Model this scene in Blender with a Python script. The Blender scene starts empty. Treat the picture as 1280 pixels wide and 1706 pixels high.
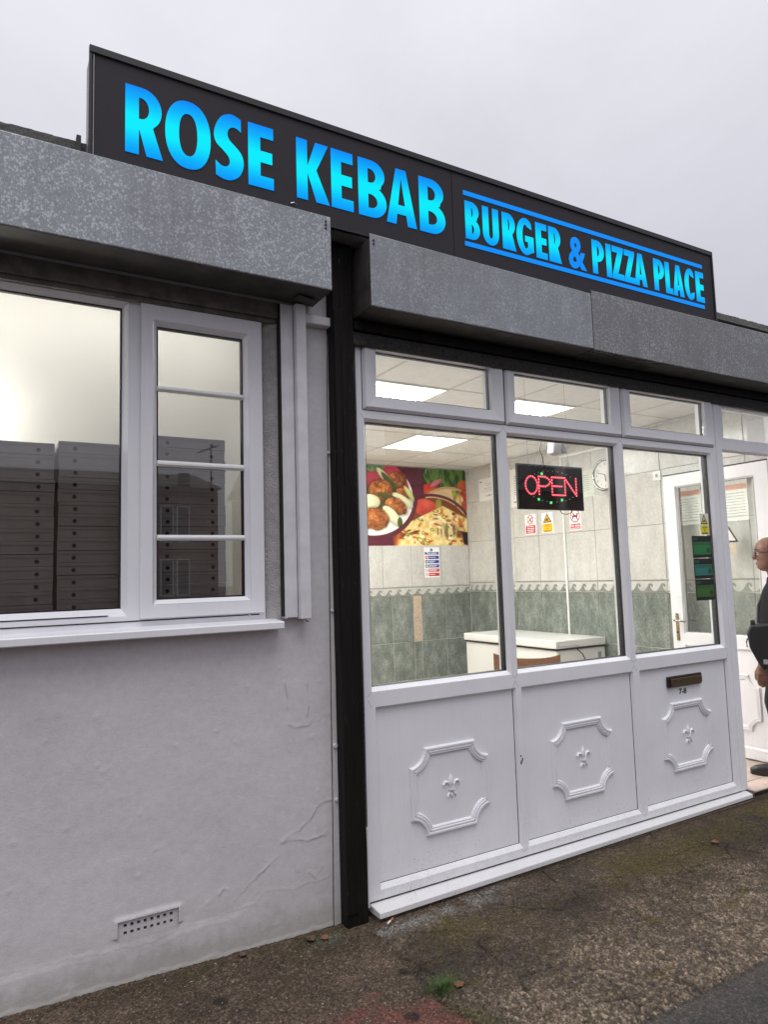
import bpy, bmesh, math, random
import numpy as np
from mathutils import Matrix, Vector, Quaternion

random.seed(7)
scene = bpy.context.scene
COL = scene.collection
R = math.radians

# ------------------------------------------------------------------ camera
cd = bpy.data.cameras.new("camera")
cam = bpy.data.objects.new("camera", cd)
COL.objects.link(cam)
rot = Matrix(((0.865149644, -0.020666577, -0.501087803),
              (-0.500621169, -0.095174419, -0.860418662),
              (-0.029908832, 0.995246061, -0.092686241)))
cam.matrix_world = Matrix.Translation((-1.5623, -2.8882, 1.4712)) @ rot.to_4x4()
cd.sensor_fit = 'HORIZONTAL'
cd.sensor_width = 36.0
cd.lens = 32.29
cd.clip_start = 0.05
cd.clip_end = 500.0
scene.camera = cam

# ------------------------------------------------------------------ sky and sun (overcast)
world = bpy.data.worlds.new("World")
scene.world = world
world.use_nodes = True
wn = world.node_tree.nodes
wl = world.node_tree.links
wn.clear()
SUN_EL, SUN_ROT = R(70), R(200)
sky = wn.new('ShaderNodeTexSky')
sky.sky_type = 'NISHITA'
sky.sun_disc = False
sky.sun_elevation = SUN_EL
sky.sun_rotation = SUN_ROT
tc = wn.new('ShaderNodeTexCoord')
sep = wn.new('ShaderNodeSeparateXYZ')
wl.new(tc.outputs['Generated'], sep.inputs[0])
ramp = wn.new('ShaderNodeValToRGB')          # overcast dome: brighter towards the zenith
cr = ramp.color_ramp
cr.elements[0].position = 0.0
cr.elements[0].color = (0.53, 0.53, 0.58, 1)
cr.elements[1].position = 1.0
cr.elements[1].color = (1.0, 1.0, 1.05, 1)
e = cr.elements.new(0.35)
e.color = (0.665, 0.66, 0.735, 1)
e = cr.elements.new(0.65)
e.color = (0.87, 0.87, 0.94, 1)
wl.new(sep.outputs['Z'], ramp.inputs[0])
nz = wn.new('ShaderNodeTexNoise')
nz.inputs['Scale'].default_value = 2.6
nz.inputs['Detail'].default_value = 6
nz.inputs['Roughness'].default_value = 0.6
nz.inputs['Distortion'].default_value = 0.6
wl.new(tc.outputs['Generated'], nz.inputs['Vector'])
mr = wn.new('ShaderNodeMapRange')
mr.inputs['To Min'].default_value = 8.3
mr.inputs['To Max'].default_value = 11.1
wl.new(nz.outputs['Fac'], mr.inputs['Value'])
sc_ = wn.new('ShaderNodeVectorMath')
sc_.operation = 'SCALE'
wl.new(ramp.outputs['Color'], sc_.inputs[0])
wl.new(mr.outputs['Result'], sc_.inputs['Scale'])
mx = wn.new('ShaderNodeMixRGB')
mx.inputs['Fac'].default_value = 0.96
wl.new(sky.outputs['Color'], mx.inputs['Color1'])
wl.new(sc_.outputs['Vector'], mx.inputs['Color2'])
bg = wn.new('ShaderNodeBackground')
bg.inputs['Strength'].default_value = 0.10
wl.new(mx.outputs['Color'], bg.inputs['Color'])
wo = wn.new('ShaderNodeOutputWorld')
wl.new(bg.outputs['Background'], wo.inputs['Surface'])

sd = bpy.data.lights.new("sun", 'SUN')
sd.energy = 1.7
sd.angle = R(42)
sd.color = (1.0, 0.975, 0.96)
sun = bpy.data.objects.new("sun", sd)
COL.objects.link(sun)
# direction to the sun: behind the camera, above the opposite houses
sdir = Vector((math.sin(SUN_ROT) * math.cos(SUN_EL), math.cos(SUN_ROT) * math.cos(SUN_EL), math.sin(SUN_EL)))
sun.rotation_euler = (-sdir).to_track_quat('-Z', 'Y').to_euler()

vs = scene.view_settings
vs.view_transform = 'Standard'
vs.look = 'None'
vs.exposure = 0.0
vs.gamma = 1.0
vs.use_curve_mapping = False
scene.cycles.max_bounces = 10
scene.cycles.transparent_max_bounces = 24
scene.cycles.use_denoising = True
scene.cycles.sample_clamp_indirect = 8.0


# ------------------------------------------------------------------ materials
def srgb(r, g, b):
    def c(v):
        v /= 255.0
        return v / 12.92 if v <= 0.04045 else ((v + 0.055) / 1.055) ** 2.4
    return (c(r), c(g), c(b), 1.0)


class NT:
    def __init__(self, name):
        self.m = bpy.data.materials.new(name)
        self.m.use_nodes = True
        self.t = self.m.node_tree
        self.t.nodes.clear()
        self.out = self.n('ShaderNodeOutputMaterial')

    def n(self, typ, **kw):
        nd = self.t.nodes.new(typ)
        for k, v in kw.items():
            if hasattr(nd, k):
                setattr(nd, k, v)
            else:
                nd.inputs[k.replace('_', ' ')].default_value = v
        return nd

    def l(self, a, b):
        self.t.links.new(a, b)

    def coords(self, scale=(1, 1, 1)):
        g = self.n('ShaderNodeNewGeometry')
        mp = self.n('ShaderNodeMapping')
        mp.inputs['Scale'].default_value = scale
        self.l(g.outputs['Position'], mp.inputs['Vector'])
        return mp.outputs['Vector']

    def noise(self, vec, scale, detail=4, rough=0.55):
        nd = self.n('ShaderNodeTexNoise')
        nd.inputs['Scale'].default_value = scale
        nd.inputs['Detail'].default_value = detail
        nd.inputs['Roughness'].default_value = rough
        self.l(vec, nd.inputs['Vector'])
        return nd.outputs['Fac']

    def vor(self, vec, scale, feature='F1', out='Distance', rnd=1.0):
        nd = self.n('ShaderNodeTexVoronoi')
        nd.feature = feature
        nd.inputs['Scale'].default_value = scale
        nd.inputs['Randomness'].default_value = rnd
        self.l(vec, nd.inputs['Vector'])
        return nd.outputs[out]

    def ramp(self, fac, stops):
        nd = self.n('ShaderNodeValToRGB')
        el = nd.color_ramp.elements
        while len(el) < len(stops):
            el.new(0.5)
        for e_, (p, c) in zip(el, stops):
            e_.position = p
            e_.color = c if len(c) == 4 else (*c, 1)
        self.l(fac, nd.inputs[0])
        return nd.outputs['Color']

    def mix(self, fac, a, b, mode='MIX'):
        nd = self.n('ShaderNodeMixRGB', blend_type=mode)
        for i, v in zip(('Fac', 'Color1', 'Color2'), (fac, a, b)):
            if hasattr(v, 'is_linked'):
                self.l(v, nd.inputs[i])
            else:
                nd.inputs[i].default_value = v
        return nd.outputs['Color']

    def math(self, op, a, b=None, clamp=False):
        nd = self.n('ShaderNodeMath', operation=op, use_clamp=clamp)
        for i, v in enumerate((a, b)):
            if v is None:
                continue
            if hasattr(v, 'is_linked'):
                self.l(v, nd.inputs[i])
            else:
                nd.inputs[i].default_value = v
        return nd.outputs[0]

    def bsdf(self, color, rough=0.5, metal=0.0, spec=0.5, bump=None, bump_d=0.001, bump_s=1.0, emit=None, emit_s=0.0):
        b = self.n('ShaderNodeBsdfPrincipled')
        for k, v in (('Base Color', color), ('Roughness', rough), ('Metallic', metal), ('Specular IOR Level', spec)):
            if hasattr(v, 'is_linked'):
                self.l(v, b.inputs[k])
            else:
                b.inputs[k].default_value = v
        if bump is not None:
            bp = self.n('ShaderNodeBump')
            bp.inputs['Distance'].default_value = bump_d
            bp.inputs['Strength'].default_value = bump_s
            self.l(bump, bp.inputs['Height'])
            self.l(bp.outputs['Normal'], b.inputs['Normal'])
        if emit is not None:
            if hasattr(emit, 'is_linked'):
                self.l(emit, b.inputs['Emission Color'])
            else:
                b.inputs['Emission Color'].default_value = emit
            b.inputs['Emission Strength'].default_value = emit_s
        self.l(b.outputs['BSDF'], self.out.inputs['Surface'])
        return self.m


def no_nee(t):
    t.m.cycles.emission_sampling = 'NONE'
    return t.m


def plain(name, col, rough=0.5, metal=0.0, spec=0.5, var=0.12, scale=20.0, bump=0.0, stretch=(1, 1, 1)):
    t = NT(name)
    v = t.coords(stretch)
    n1 = t.noise(v, scale, 5)
    dk = tuple(c * (1 - var) for c in col[:3])
    lt = tuple(min(1, c * (1 + var)) for c in col[:3])
    c = t.ramp(n1, [(0.3, dk), (0.7, lt)])
    n2 = t.noise(v, scale * 6, 3)
    return t.bsdf(c, rough, metal, spec, bump=n2 if bump else None, bump_d=bump or 0.001)


M = {}


def build_materials():
    # white uPVC: faint grey dirt, darker specks near the ground
    t = NT('white_upvc')
    v = t.coords()
    base = t.ramp(t.noise(v, 3.0, 5), [(0.3, (0.76, 0.76, 0.80)), (0.7, (0.83, 0.83, 0.86))])
    streak = t.noise(t.coords((60, 60, 3)), 1.0, 3)
    base = t.mix(t.math('MULTIPLY', t.ramp(streak, [(0.5, (0, 0, 0)), (0.9, (1, 1, 1))]), 0.10), base, (0.42, 0.41, 0.40, 1))
    spk = t.vor(v, 95.0)
    msk = t.ramp(t.noise(v, 7.0, 5, 0.7), [(0.45, (0, 0, 0)), (0.62, (1, 1, 1))])
    spk = t.ramp(spk, [(0.16, (1, 1, 1)), (0.26, (0, 0, 0))])
    g = t.n('ShaderNodeNewGeometry')
    sp = t.n('ShaderNodeSeparateXYZ')
    t.l(g.outputs['Position'], sp.inputs[0])
    low = t.ramp(sp.outputs['Z'], [(0.0, (1, 1, 1)), (0.32, (0.1, 0.1, 0.1)), (1.0, (0.0, 0.0, 0.0))])   # mud splashed up from the ground
    k = t.math('MULTIPLY', t.math('MULTIPLY', spk, msk), low)
    base = t.mix(t.math('MULTIPLY', k, 0.75), base, (0.12, 0.10, 0.085, 1))
    gr = t.ramp(t.math('ADD', sp.outputs['Z'], t.math('MULTIPLY', t.math('SUBTRACT', t.noise(v, 24, 6, 0.75), 0.5), 0.16)), [(0.0, (1, 1, 1)), (0.05, (0.25, 0.25, 0.25)), (0.16, (0, 0, 0))])
    base = t.mix(t.math('MULTIPLY', gr, 0.20), base, (0.34, 0.33, 0.26, 1))
    M['upvc'] = t.bsdf(base, 0.32, 0, 0.4, bump=t.noise(v, 220, 2), bump_d=0.0004)

    M['old_white'] = plain('old_white_plastic', (0.66, 0.65, 0.67), 0.45, var=0.07, scale=8)
    M['guide'] = plain('painted_guide_metal', (0.68, 0.67, 0.70), 0.4, var=0.08, scale=12)
    M['head_dirty'] = plain('dirty_brown_paint', (0.115, 0.102, 0.095), 0.8, var=0.35, scale=18, bump=0.003)
    M['rubber'] = plain('black_rubber', (0.012, 0.012, 0.013), 0.5, var=0.2)
    M['seam'] = plain('grey_weld_seam', (0.30, 0.30, 0.33), 0.6)
    M['shutter_black'] = plain('dark_slot', (0.01, 0.01, 0.01), 0.8)

    # painted render wall
    t = NT('painted_render')
    v = t.coords()
    c = t.ramp(t.noise(v, 1.6, 6, 0.6), [(0.3, (0.60, 0.585, 0.61)), (0.7, (0.70, 0.685, 0.705))])
    c2 = t.ramp(t.noise(v, 34, 5, 0.7), [(0.35, (0.9, 0.9, 0.9)), (0.65, (1, 1, 1))])
    c = t.mix(1.0, c, c2, 'MULTIPLY')
    g = t.n('ShaderNodeNewGeometry')
    sp = t.n('ShaderNodeSeparateXYZ')
    t.l(g.outputs['Position'], sp.inputs[0])
    h = t.math('ADD', sp.outputs['Z'], t.math('MULTIPLY', t.math('SUBTRACT', t.noise(v, 14, 5, 0.7), 0.5), 0.22))
    dirt = t.ramp(h, [(0.0, (1, 1, 1)), (0.07, (0.35, 0.35, 0.35)), (0.22, (0, 0, 0))])
    c = t.mix(t.math('MULTIPLY', dirt, 0.55), c, (0.30, 0.275, 0.23, 1))
    at = t.n('ShaderNodeAttribute', attribute_name='crack')
    c = t.mix(at.outputs['Fac'], c, (0.22, 0.20, 0.19, 1))
    bmp = t.math('ADD', t.noise(v, 130, 4, 0.7), t.math('MULTIPLY', t.noise(v, 380, 2), 0.6))
    M['render'] = t.bsdf(c, 0.62, 0, 0.3, bump=bmp, bump_d=0.0013, bump_s=0.75)
    M['rough_plaster'] = plain('rough_plaster', (0.47, 0.45, 0.455), 0.7, var=0.14, scale=25, bump=0.012)

    # galvanised steel
    def galv(name, fleck, dens, shade):
        t = NT(name)
        v = t.coords((1, 1, 0.8))
        wv = t.n('ShaderNodeVectorMath', operation='ADD')
        nn = t.n('ShaderNodeTexNoise')
        nn.inputs['Scale'].default_value = 60
        t.l(v, nn.inputs['Vector'])
        s_ = t.n('ShaderNodeVectorMath', operation='SCALE')
        s_.inputs['Scale'].default_value = 0.012
        t.l(nn.outputs['Color'], s_.inputs[0])
        t.l(v, wv.inputs[0])
        t.l(s_.outputs[0], wv.inputs[1])
        vv = wv.outputs[0]
        cell = t.vor(vv, 135.0, out='Color')
        sp = t.n('ShaderNodeSeparateXYZ')
        t.l(cell, sp.inputs[0])
        patch = t.noise(v, 7.0, 4)
        f = t.math('ADD', sp.outputs[0], t.math('MULTIPLY', t.math('SUBTRACT', patch, 0.5), 1.1))
        dist = t.vor(vv, 135.0)
        f = t.math('ADD', f, t.math('MULTIPLY', t.math('SUBTRACT', 0.35, dist), 0.9))
        fl = t.ramp(f, [(dens, (0, 0, 0)), (dens + 0.42, (1, 1, 1))])
        small = t.vor(vv, 240.0, out='Color')
        sp2 = t.n('ShaderNodeSeparateXYZ')
        t.l(small, sp2.inputs[0])
        base = t.ramp(sp2.outputs[1], [(0.0, tuple(x * 0.85 for x in shade)), (1.0, tuple(x * 1.15 for x in shade))])
        c = t.mix(t.math('MULTIPLY', fl, fleck), base, (0.74, 0.76, 0.80, 1))
        st = t.noise(t.coords((14, 14, 0.8)), 1.0, 4)
        c = t.mix(t.math('MULTIPLY', t.ramp(st, [(0.48, (0, 0, 0)), (0.8, (1, 1, 1))]), 0.35), c, (0.13, 0.128, 0.125, 1))
        big = t.noise(v, 2.3, 5)
        c = t.mix(t.math('MULTIPLY', t.ramp(big, [(0.45, (0, 0, 0)), (0.75, (1, 1, 1))]), 0.22), c, (0.15, 0.147, 0.142, 1))
        M[name] = t.bsdf(c, 0.5, 0.15, 0.5, bump=t.noise(v, 9, 3), bump_d=0.004)
    galv('galvanised_coarse', 0.54, 0.46, (0.30, 0.318, 0.348))
    galv('galvanised_fine', 0.34, 0.50, (0.285, 0.302, 0.328))
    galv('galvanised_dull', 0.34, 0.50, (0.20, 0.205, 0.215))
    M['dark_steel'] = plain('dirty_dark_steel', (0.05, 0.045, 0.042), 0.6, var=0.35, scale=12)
    M['post'] = None
    t = NT('black_stained_timber')
    v = t.coords((40, 40, 1.5))
    gr = t.noise(v, 2.0, 6, 0.65)
    c = t.ramp(gr, [(0.3, (0.004, 0.0034, 0.003)), (0.7, (0.013, 0.010, 0.009))])
    worn = t.noise(t.coords((50, 50, 9)), 1.5, 5, 0.7)
    c = t.mix(t.ramp(worn, [(0.64, (0, 0, 0)), (0.70, (1, 1, 1))]), c, (0.075, 0.06, 0.052, 1))
    M['post'] = t.bsdf(c, 0.6, 0, 0.18, bump=gr, bump_d=0.004)
    M['felt'] = plain('roof_felt', (0.19, 0.185, 0.175), 0.9, var=0.5, scale=160, bump=0.006)
    M['sign_side'] = plain('sign_side_metal', (0.30, 0.29, 0.30), 0.4, metal=0.2, var=0.08)
    M['sign_trim'] = plain('black_sign_trim', (0.012, 0.012, 0.016), 0.45, var=0.15)
    t = NT('sign_face')
    v = t.coords()
    c = t.ramp(t.noise(v, 300, 3, 0.8), [(0.38, (0.018, 0.017, 0.020)), (0.62, (0.062, 0.057, 0.065))])
    M['sign_face'] = t.bsdf(c, 0.6, 0, 0.16)

    # backlit acrylic: tube runs along the middle of the box
    def lit(name, zc, half, edge, mid, strength):
        t = NT(name)
        g = t.n('ShaderNodeNewGeometry')
        sp = t.n('ShaderNodeSeparateXYZ')
        t.l(g.outputs['Position'], sp.inputs[0])
        d = t.math('DIVIDE', t.math('ABSOLUTE', t.math('SUBTRACT', sp.outputs['Z'], zc)), half)
        c = t.ramp(d, [(0.0, mid), (0.18, mid), (0.62, tuple(a * .35 + b * .65 for a, b in zip(mid, edge))), (1.0, edge)])
        M[name] = t.bsdf((0.0, 0.02, 0.05, 1), 0.5, spec=0.06, emit=c, emit_s=strength)
    lit('lit_big', 3.318, 0.155, (0.0, 0.235, 0.93), (0.0, 0.82, 1.0), 1.0)
    lit('lit_small', 3.312, 0.112, (0.0, 0.29, 0.93), (0.0, 0.78, 1.0), 1.0)
    lit('lit_line', 3.0, 5.0, (0.004, 0.235, 0.87), (0.004, 0.26, 0.90), 1.0)

    # thin clear glass: see-through with a Schlick reflection
    def glass(name, tint, f0):
        t = NT(name)
        lw = t.n('ShaderNodeLayerWeight')
        lw.inputs['Blend'].default_value = 0.5
        p5 = t.math('POWER', lw.outputs['Facing'], 5.0)
        f = t.math('ADD', t.math('MULTIPLY', p5, 1 - f0), f0, True)
        tr = t.n('ShaderNodeBsdfTransparent')
        tr.inputs['Color'].default_value = (*tint, 1)
        gl = t.n('ShaderNodeBsdfGlossy')
        gl.inputs['Roughness'].default_value = 0.012
        gl.inputs['Color'].default_value = (0.97, 0.97, 0.98, 1)
        ms = t.n('ShaderNodeMixShader')
        t.l(f, ms.inputs['Fac'])
        t.l(tr.outputs[0], ms.inputs[1])
        t.l(gl.outputs[0], ms.inputs[2])
        t.l(ms.outputs[0], t.out.inputs['Surface'])
        M[name] = t.m
    glass('glass', (0.96, 0.975, 0.965), 0.062)
    glass('glass_grey', (0.86, 0.86, 0.85), 0.085)

    # interior
    def tile(name, a, b, d, sc, k2=0.85):
        t = NT(name)
        v = t.coords((1.0, 1.0, 0.55))
        oi = t.n('ShaderNodeObjectInfo')
        ad = t.n('ShaderNodeVectorMath', operation='ADD')
        t.l(v, ad.inputs[0])
        cmb = t.n('ShaderNodeCombineXYZ')
        for i in range(3):
            t.l(t.math('MULTIPLY', oi.outputs['Random'], 7.0 + 3 * i), cmb.inputs[i])
        t.l(cmb.outputs[0], ad.inputs[1])
        n1 = t.noise(ad.outputs[0], sc, 7, 0.68)
        c = t.ramp(n1, [(0.28, a), (0.5, b), (0.72, d)])
        n2 = t.noise(ad.outputs[0], sc * 9, 5, 0.8)
        c = t.mix(k2, c, t.ramp(n2, [(0.36, (0.55, 0.55, 0.55)), (0.52, (0.95, 0.95, 0.95)), (0.68, (1.35, 1.35, 1.35))]), 'MULTIPLY')
        M[name] = t.bsdf(c, 0.22, 0, 0.45)
    tile('tile_beige', (0.46, 0.45, 0.42), (0.555, 0.545, 0.515), (0.62, 0.612, 0.595), 7, 0.30)
    tile('tile_green', (0.115, 0.135, 0.118), (0.205, 0.228, 0.205), (0.36, 0.38, 0.35), 9)
    tile('tile_pink', (0.50, 0.36, 0.27), (0.55, 0.42, 0.32), (0.58, 0.45, 0.36), 7)
    M['wave'] = plain('wave_glaze', (0.20, 0.215, 0.195), 0.3, var=0.25, scale=60)
    M['grout_light'] = plain('pale_grout', (0.72, 0.70, 0.63), 0.8)
    M['grout_dark'] = plain('grey_grout', (0.26, 0.25, 0.225), 0.8)
    M['ceiling'] = plain('ceiling_board', (0.78, 0.775, 0.74), 0.85, var=0.05, scale=14, bump=0.001)
    M['grid'] = plain('ceiling_grid_metal', (0.55, 0.54, 0.51), 0.5)
    t = NT('light_diffuser')
    M['lamp'] = t.bsdf((0.8, 0.8, 0.8, 1), 0.5, emit=(1.0, 0.985, 0.945, 1), emit_s=42.0)
    t = NT('light_diffuser_edge')
    M['lamp_edge'] = t.bsdf((0.8, 0.8, 0.8, 1), 0.5, emit=(1.0, 0.985, 0.945, 1), emit_s=1.5)
    t = NT('back_room_bulb')
    M['bulb'] = t.bsdf((0.8, 0.8, 0.8, 1), 0.5, emit=(1.0, 0.97, 0.90, 1), emit_s=150.0)
    t = NT('fill_lamp_glow')
    M['fill_lamp'] = t.bsdf((0.8, 0.8, 0.8, 1), 0.5, emit=(1.0, 0.97, 0.91, 1), emit_s=14.0)  # emission of the added lamp above the back room
    M['card_edge'] = plain('card_edge', (0.15, 0.13, 0.125), 0.85)
    M['floor_tile'] = plain('beige_floor_tile', (0.50, 0.40, 0.34), 0.4, var=0.12, scale=6)
    M['cream'] = plain('cream_wall', (0.78, 0.775, 0.735), 0.8, var=0.04, scale=3)
    M['card'] = plain('brown_card', (0.21, 0.186, 0.188), 0.85, var=0.12, scale=9)
    M['dark_hole'] = plain('dark_hole', (0.012, 0.010, 0.010), 0.9)
    M['white_enamel'] = plain('white_enamel', (0.74, 0.735, 0.71), 0.25, var=0.03, scale=3)
    M['grey_plastic'] = plain('grey_plastic', (0.30, 0.30, 0.30), 0.45)
    M['chair_wood'] = plain('varnished_wood', (0.20, 0.085, 0.033), 0.35, var=0.25, scale=6, stretch=(3, 3, 14))
    M['paper'] = plain('white_paper', (0.74, 0.73, 0.70), 0.7, var=0.03)
    M['paper_green'] = plain('pale_green_paper', (0.60, 0.63, 0.56), 0.7, var=0.04)
    M['ink'] = plain('black_ink', (0.02, 0.02, 0.022), 0.6)
    M['ink_grey'] = plain('grey_ink', (0.22, 0.22, 0.22), 0.6)
    M['red'] = plain('sign_red', srgb(190, 30, 48), 0.45, var=0.05)
    M['blue'] = plain('sign_blue', srgb(18, 52, 150), 0.45, var=0.05)
    M['green_safe'] = plain('safety_green', srgb(10, 100, 60), 0.45, var=0.05)
    M['yellow'] = plain('sign_amber', srgb(245, 180, 30), 0.45, var=0.05)
    M['lemon'] = plain('sign_lemon', srgb(235, 220, 30), 0.45, var=0.05)
    M['white_print'] = plain('white_print', (0.82, 0.82, 0.82), 0.5, var=0.02)
    M['rate_green'] = plain('sticker_green', srgb(44, 122, 66), 0.4, var=0.08)
    M['rate_teal'] = plain('sticker_teal', srgb(50, 122, 112), 0.4, var=0.08)
    M['rate_lime'] = plain('sticker_olive_green', srgb(62, 106, 40), 0.4, var=0.08)
    M['sticker_black'] = plain('sticker_black', (0.010, 0.011, 0.010), 0.4)
    M['sticker_dark'] = plain('sticker_dark_green', (0.02, 0.09, 0.05), 0.4)
    M['chrome'] = plain('chrome', (0.42, 0.42, 0.43), 0.15, metal=1.0, var=0.03)
    M['brass'] = plain('aged_brass', (0.42, 0.30, 0.13), 0.35, metal=0.9, var=0.2)
    M['bronze_flap'] = plain('bronze_flap', (0.16, 0.115, 0.06), 0.35, metal=0.7, var=0.25, scale=60)
    M['bronze_dark'] = plain('dark_bronze', (0.03, 0.022, 0.016), 0.4, metal=0.4)
    M['black_plastic'] = plain('black_plastic', (0.012, 0.012, 0.013), 0.25)
    M['open_face'] = plain('black_sign_board', (0.016, 0.012, 0.014), 0.18)
    t = NT('red_led')
    M['led_red'] = t.bsdf((0.3, 0.02, 0.03, 1), 0.4, emit=(1.0, 0.20, 0.25, 1), emit_s=2.4)
    t = NT('red_led_halo')
    M['led_glow'] = t.bsdf((0.15, 0.01, 0.02, 1), 0.4, emit=(0.80, 0.012, 0.045, 1), emit_s=0.75)  # stands in for the glow around the red dots
    t = NT('green_led')
    M['led_green'] = t.bsdf((0.02, 0.3, 0.05, 1), 0.4, emit=(0.10, 0.85, 0.25, 1), emit_s=1.3)
    M['led_off'] = plain('unlit_led', (0.55, 0.50, 0.50), 0.3)
    t = NT('menu_glow')
    M['menu'] = t.bsdf((0.7, 0.7, 0.66, 1), 0.4, emit=(1.0, 0.97, 0.85, 1), emit_s=3.2)
    t = NT('menu_header')
    M['menu_head'] = t.bsdf((0.6, 0.2, 0.1, 1), 0.4, emit=(1.0, 0.33, 0.16, 1), emit_s=2.2)
    # person
    M['skin'] = plain('skin', (0.215, 0.112, 0.080), 0.5, var=0.22, scale=45)
    M['hair'] = plain('short_hair', (0.045, 0.035, 0.03), 0.8, var=0.3, scale=180)
    t = NT('grey_marl_knit')
    v = t.coords()
    c = t.ramp(t.noise(v, 260, 3, 0.7), [(0.35, (0.008, 0.008, 0.009)), (0.65, (0.042, 0.042, 0.046))])
    M['knit'] = t.bsdf(c, 0.95, 0, 0.1, bump=t.noise(v, 180, 2), bump_d=0.003)
    M['trouser'] = plain('black_cloth', (0.010, 0.010, 0.011), 0.85, var=0.3, scale=30)
    M['bag'] = plain('black_nylon', (0.009, 0.009, 0.010), 0.6, var=0.3, scale=60)
    M['shoe'] = plain('black_leather', (0.012, 0.011, 0.011), 0.35)
    # across the road
    M['brick_far'] = plain('far_brick', (0.20, 0.12, 0.09), 0.85, var=0.2, scale=5)
    M['roof_far'] = plain('far_roof', (0.07, 0.06, 0.058), 0.85, var=0.2, scale=5)
    M['bark'] = plain('bark', (0.06, 0.05, 0.042), 0.9, var=0.3)
    M['leaf_brown'] = plain('dead_leaf', (0.19, 0.080, 0.040), 0.7, var=0.35, scale=60)
    t = NT('grass_blade')
    oi = t.n('ShaderNodeNewGeometry')
    c = t.ramp(t.noise(t.coords(), 70, 2), [(0.3, (0.026, 0.068, 0.014)), (0.7, (0.095, 0.160, 0.042))])
    M['grass'] = t.bsdf(c, 0.6, 0, 0.3)
    M['moss'] = plain('moss', (0.08, 0.085, 0.018), 0.95, var=0.5, scale=140)
    M['pebble'] = plain('pale_pebble', (0.30, 0.26, 0.215), 0.8, var=0.4, scale=25)
    M['debris'] = plain('leaf_litter', (0.09, 0.06, 0.04), 0.9, var=0.6, scale=50)

    def vcol(name, rough, spec, bump_sc=0, bump_d=0.0, mul=None):
        t = NT(name)
        at = t.n('ShaderNodeAttribute', attribute_name='Col')
        c = at.outputs['Color']
        bp = None
        if bump_sc:
            v = t.coords()
            n = t.noise(v, bump_sc, 5, 0.7)
            n0 = t.noise(v, bump_sc * 0.45, 6, 0.8)
            c = t.mix(1.0, c, t.ramp(n0, [(0.36, (0.20, 0.185, 0.17)), (0.5, (0.78, 0.75, 0.71)), (0.66, (1.6, 1.5, 1.4))]), 'MULTIPLY')
            n2 = t.vor(v, bump_sc * 0.9)
            gcol = t.vor(v, bump_sc * 0.55, out='Color')
            sg_ = t.n('ShaderNodeSeparateXYZ')
            t.l(gcol, sg_.inputs[0])
            c = t.mix(0.8, c, t.ramp(sg_.outputs[0], [(0.0, (0.55, 0.55, 0.55)), (0.7, (1.0, 1.0, 1.0)), (1.0, (1.75, 1.7, 1.62))]), 'MULTIPLY')
            bp = t.math('ADD', n, t.math('MULTIPLY', n2, 0.6))
        M[name] = t.bsdf(c, rough, 0, spec, bump=bp, bump_d=bump_d or 0.001)
    vcol('poster_print', 0.35, 0.4)
    vcol('ground_concrete', 0.72, 0.35, 210, 0.006)
    vcol('ground_path', 0.75, 0.3, 260, 0.004)
    vcol('ground_tarmac', 0.6, 0.4, 300, 0.005)


build_materials()
for k_ in ('lit_big', 'lit_small', 'lit_line', 'led_red', 'led_glow', 'led_green', 'menu', 'menu_head'):
    M[k_].cycles.emission_sampling = 'NONE'       # dim printed glow, not a light source for the street


# ------------------------------------------------------------------ object helpers
def link(name, me, mat=None, parent=None, mats=None):
    o = bpy.data.objects.new(name, me)
    COL.objects.link(o)
    if mats:
        for m in mats:
            me.materials.append(m)
    elif mat is not None and len(me.materials) == 0:
        me.materials.append(mat)
    if parent is not None:
        setpar(o, parent)
    return o


WORLDLOC = {}


def setpar(o, parent):
    o.parent = parent
    o.matrix_parent_inverse = WORLD[parent.name].inverted() if parent.name in WORLD else Matrix()


WORLD = {}


def tag(o, label=None, cat=None, group=None, kind=None):
    if label: o['label'] = label
    if cat: o['category'] = cat
    if group: o['group'] = group
    if kind: o['kind'] = kind
    return o


def thing(name, loc, label=None, cat=None, group=None, kind=None):
    o = bpy.data.objects.new(name, None)
    COL.objects.link(o)
    o.empty_display_size = 0.1
    o.location = loc
    WORLD[o.name] = Matrix.Translation(loc)
    return tag(o, label, cat, group, kind)


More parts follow.
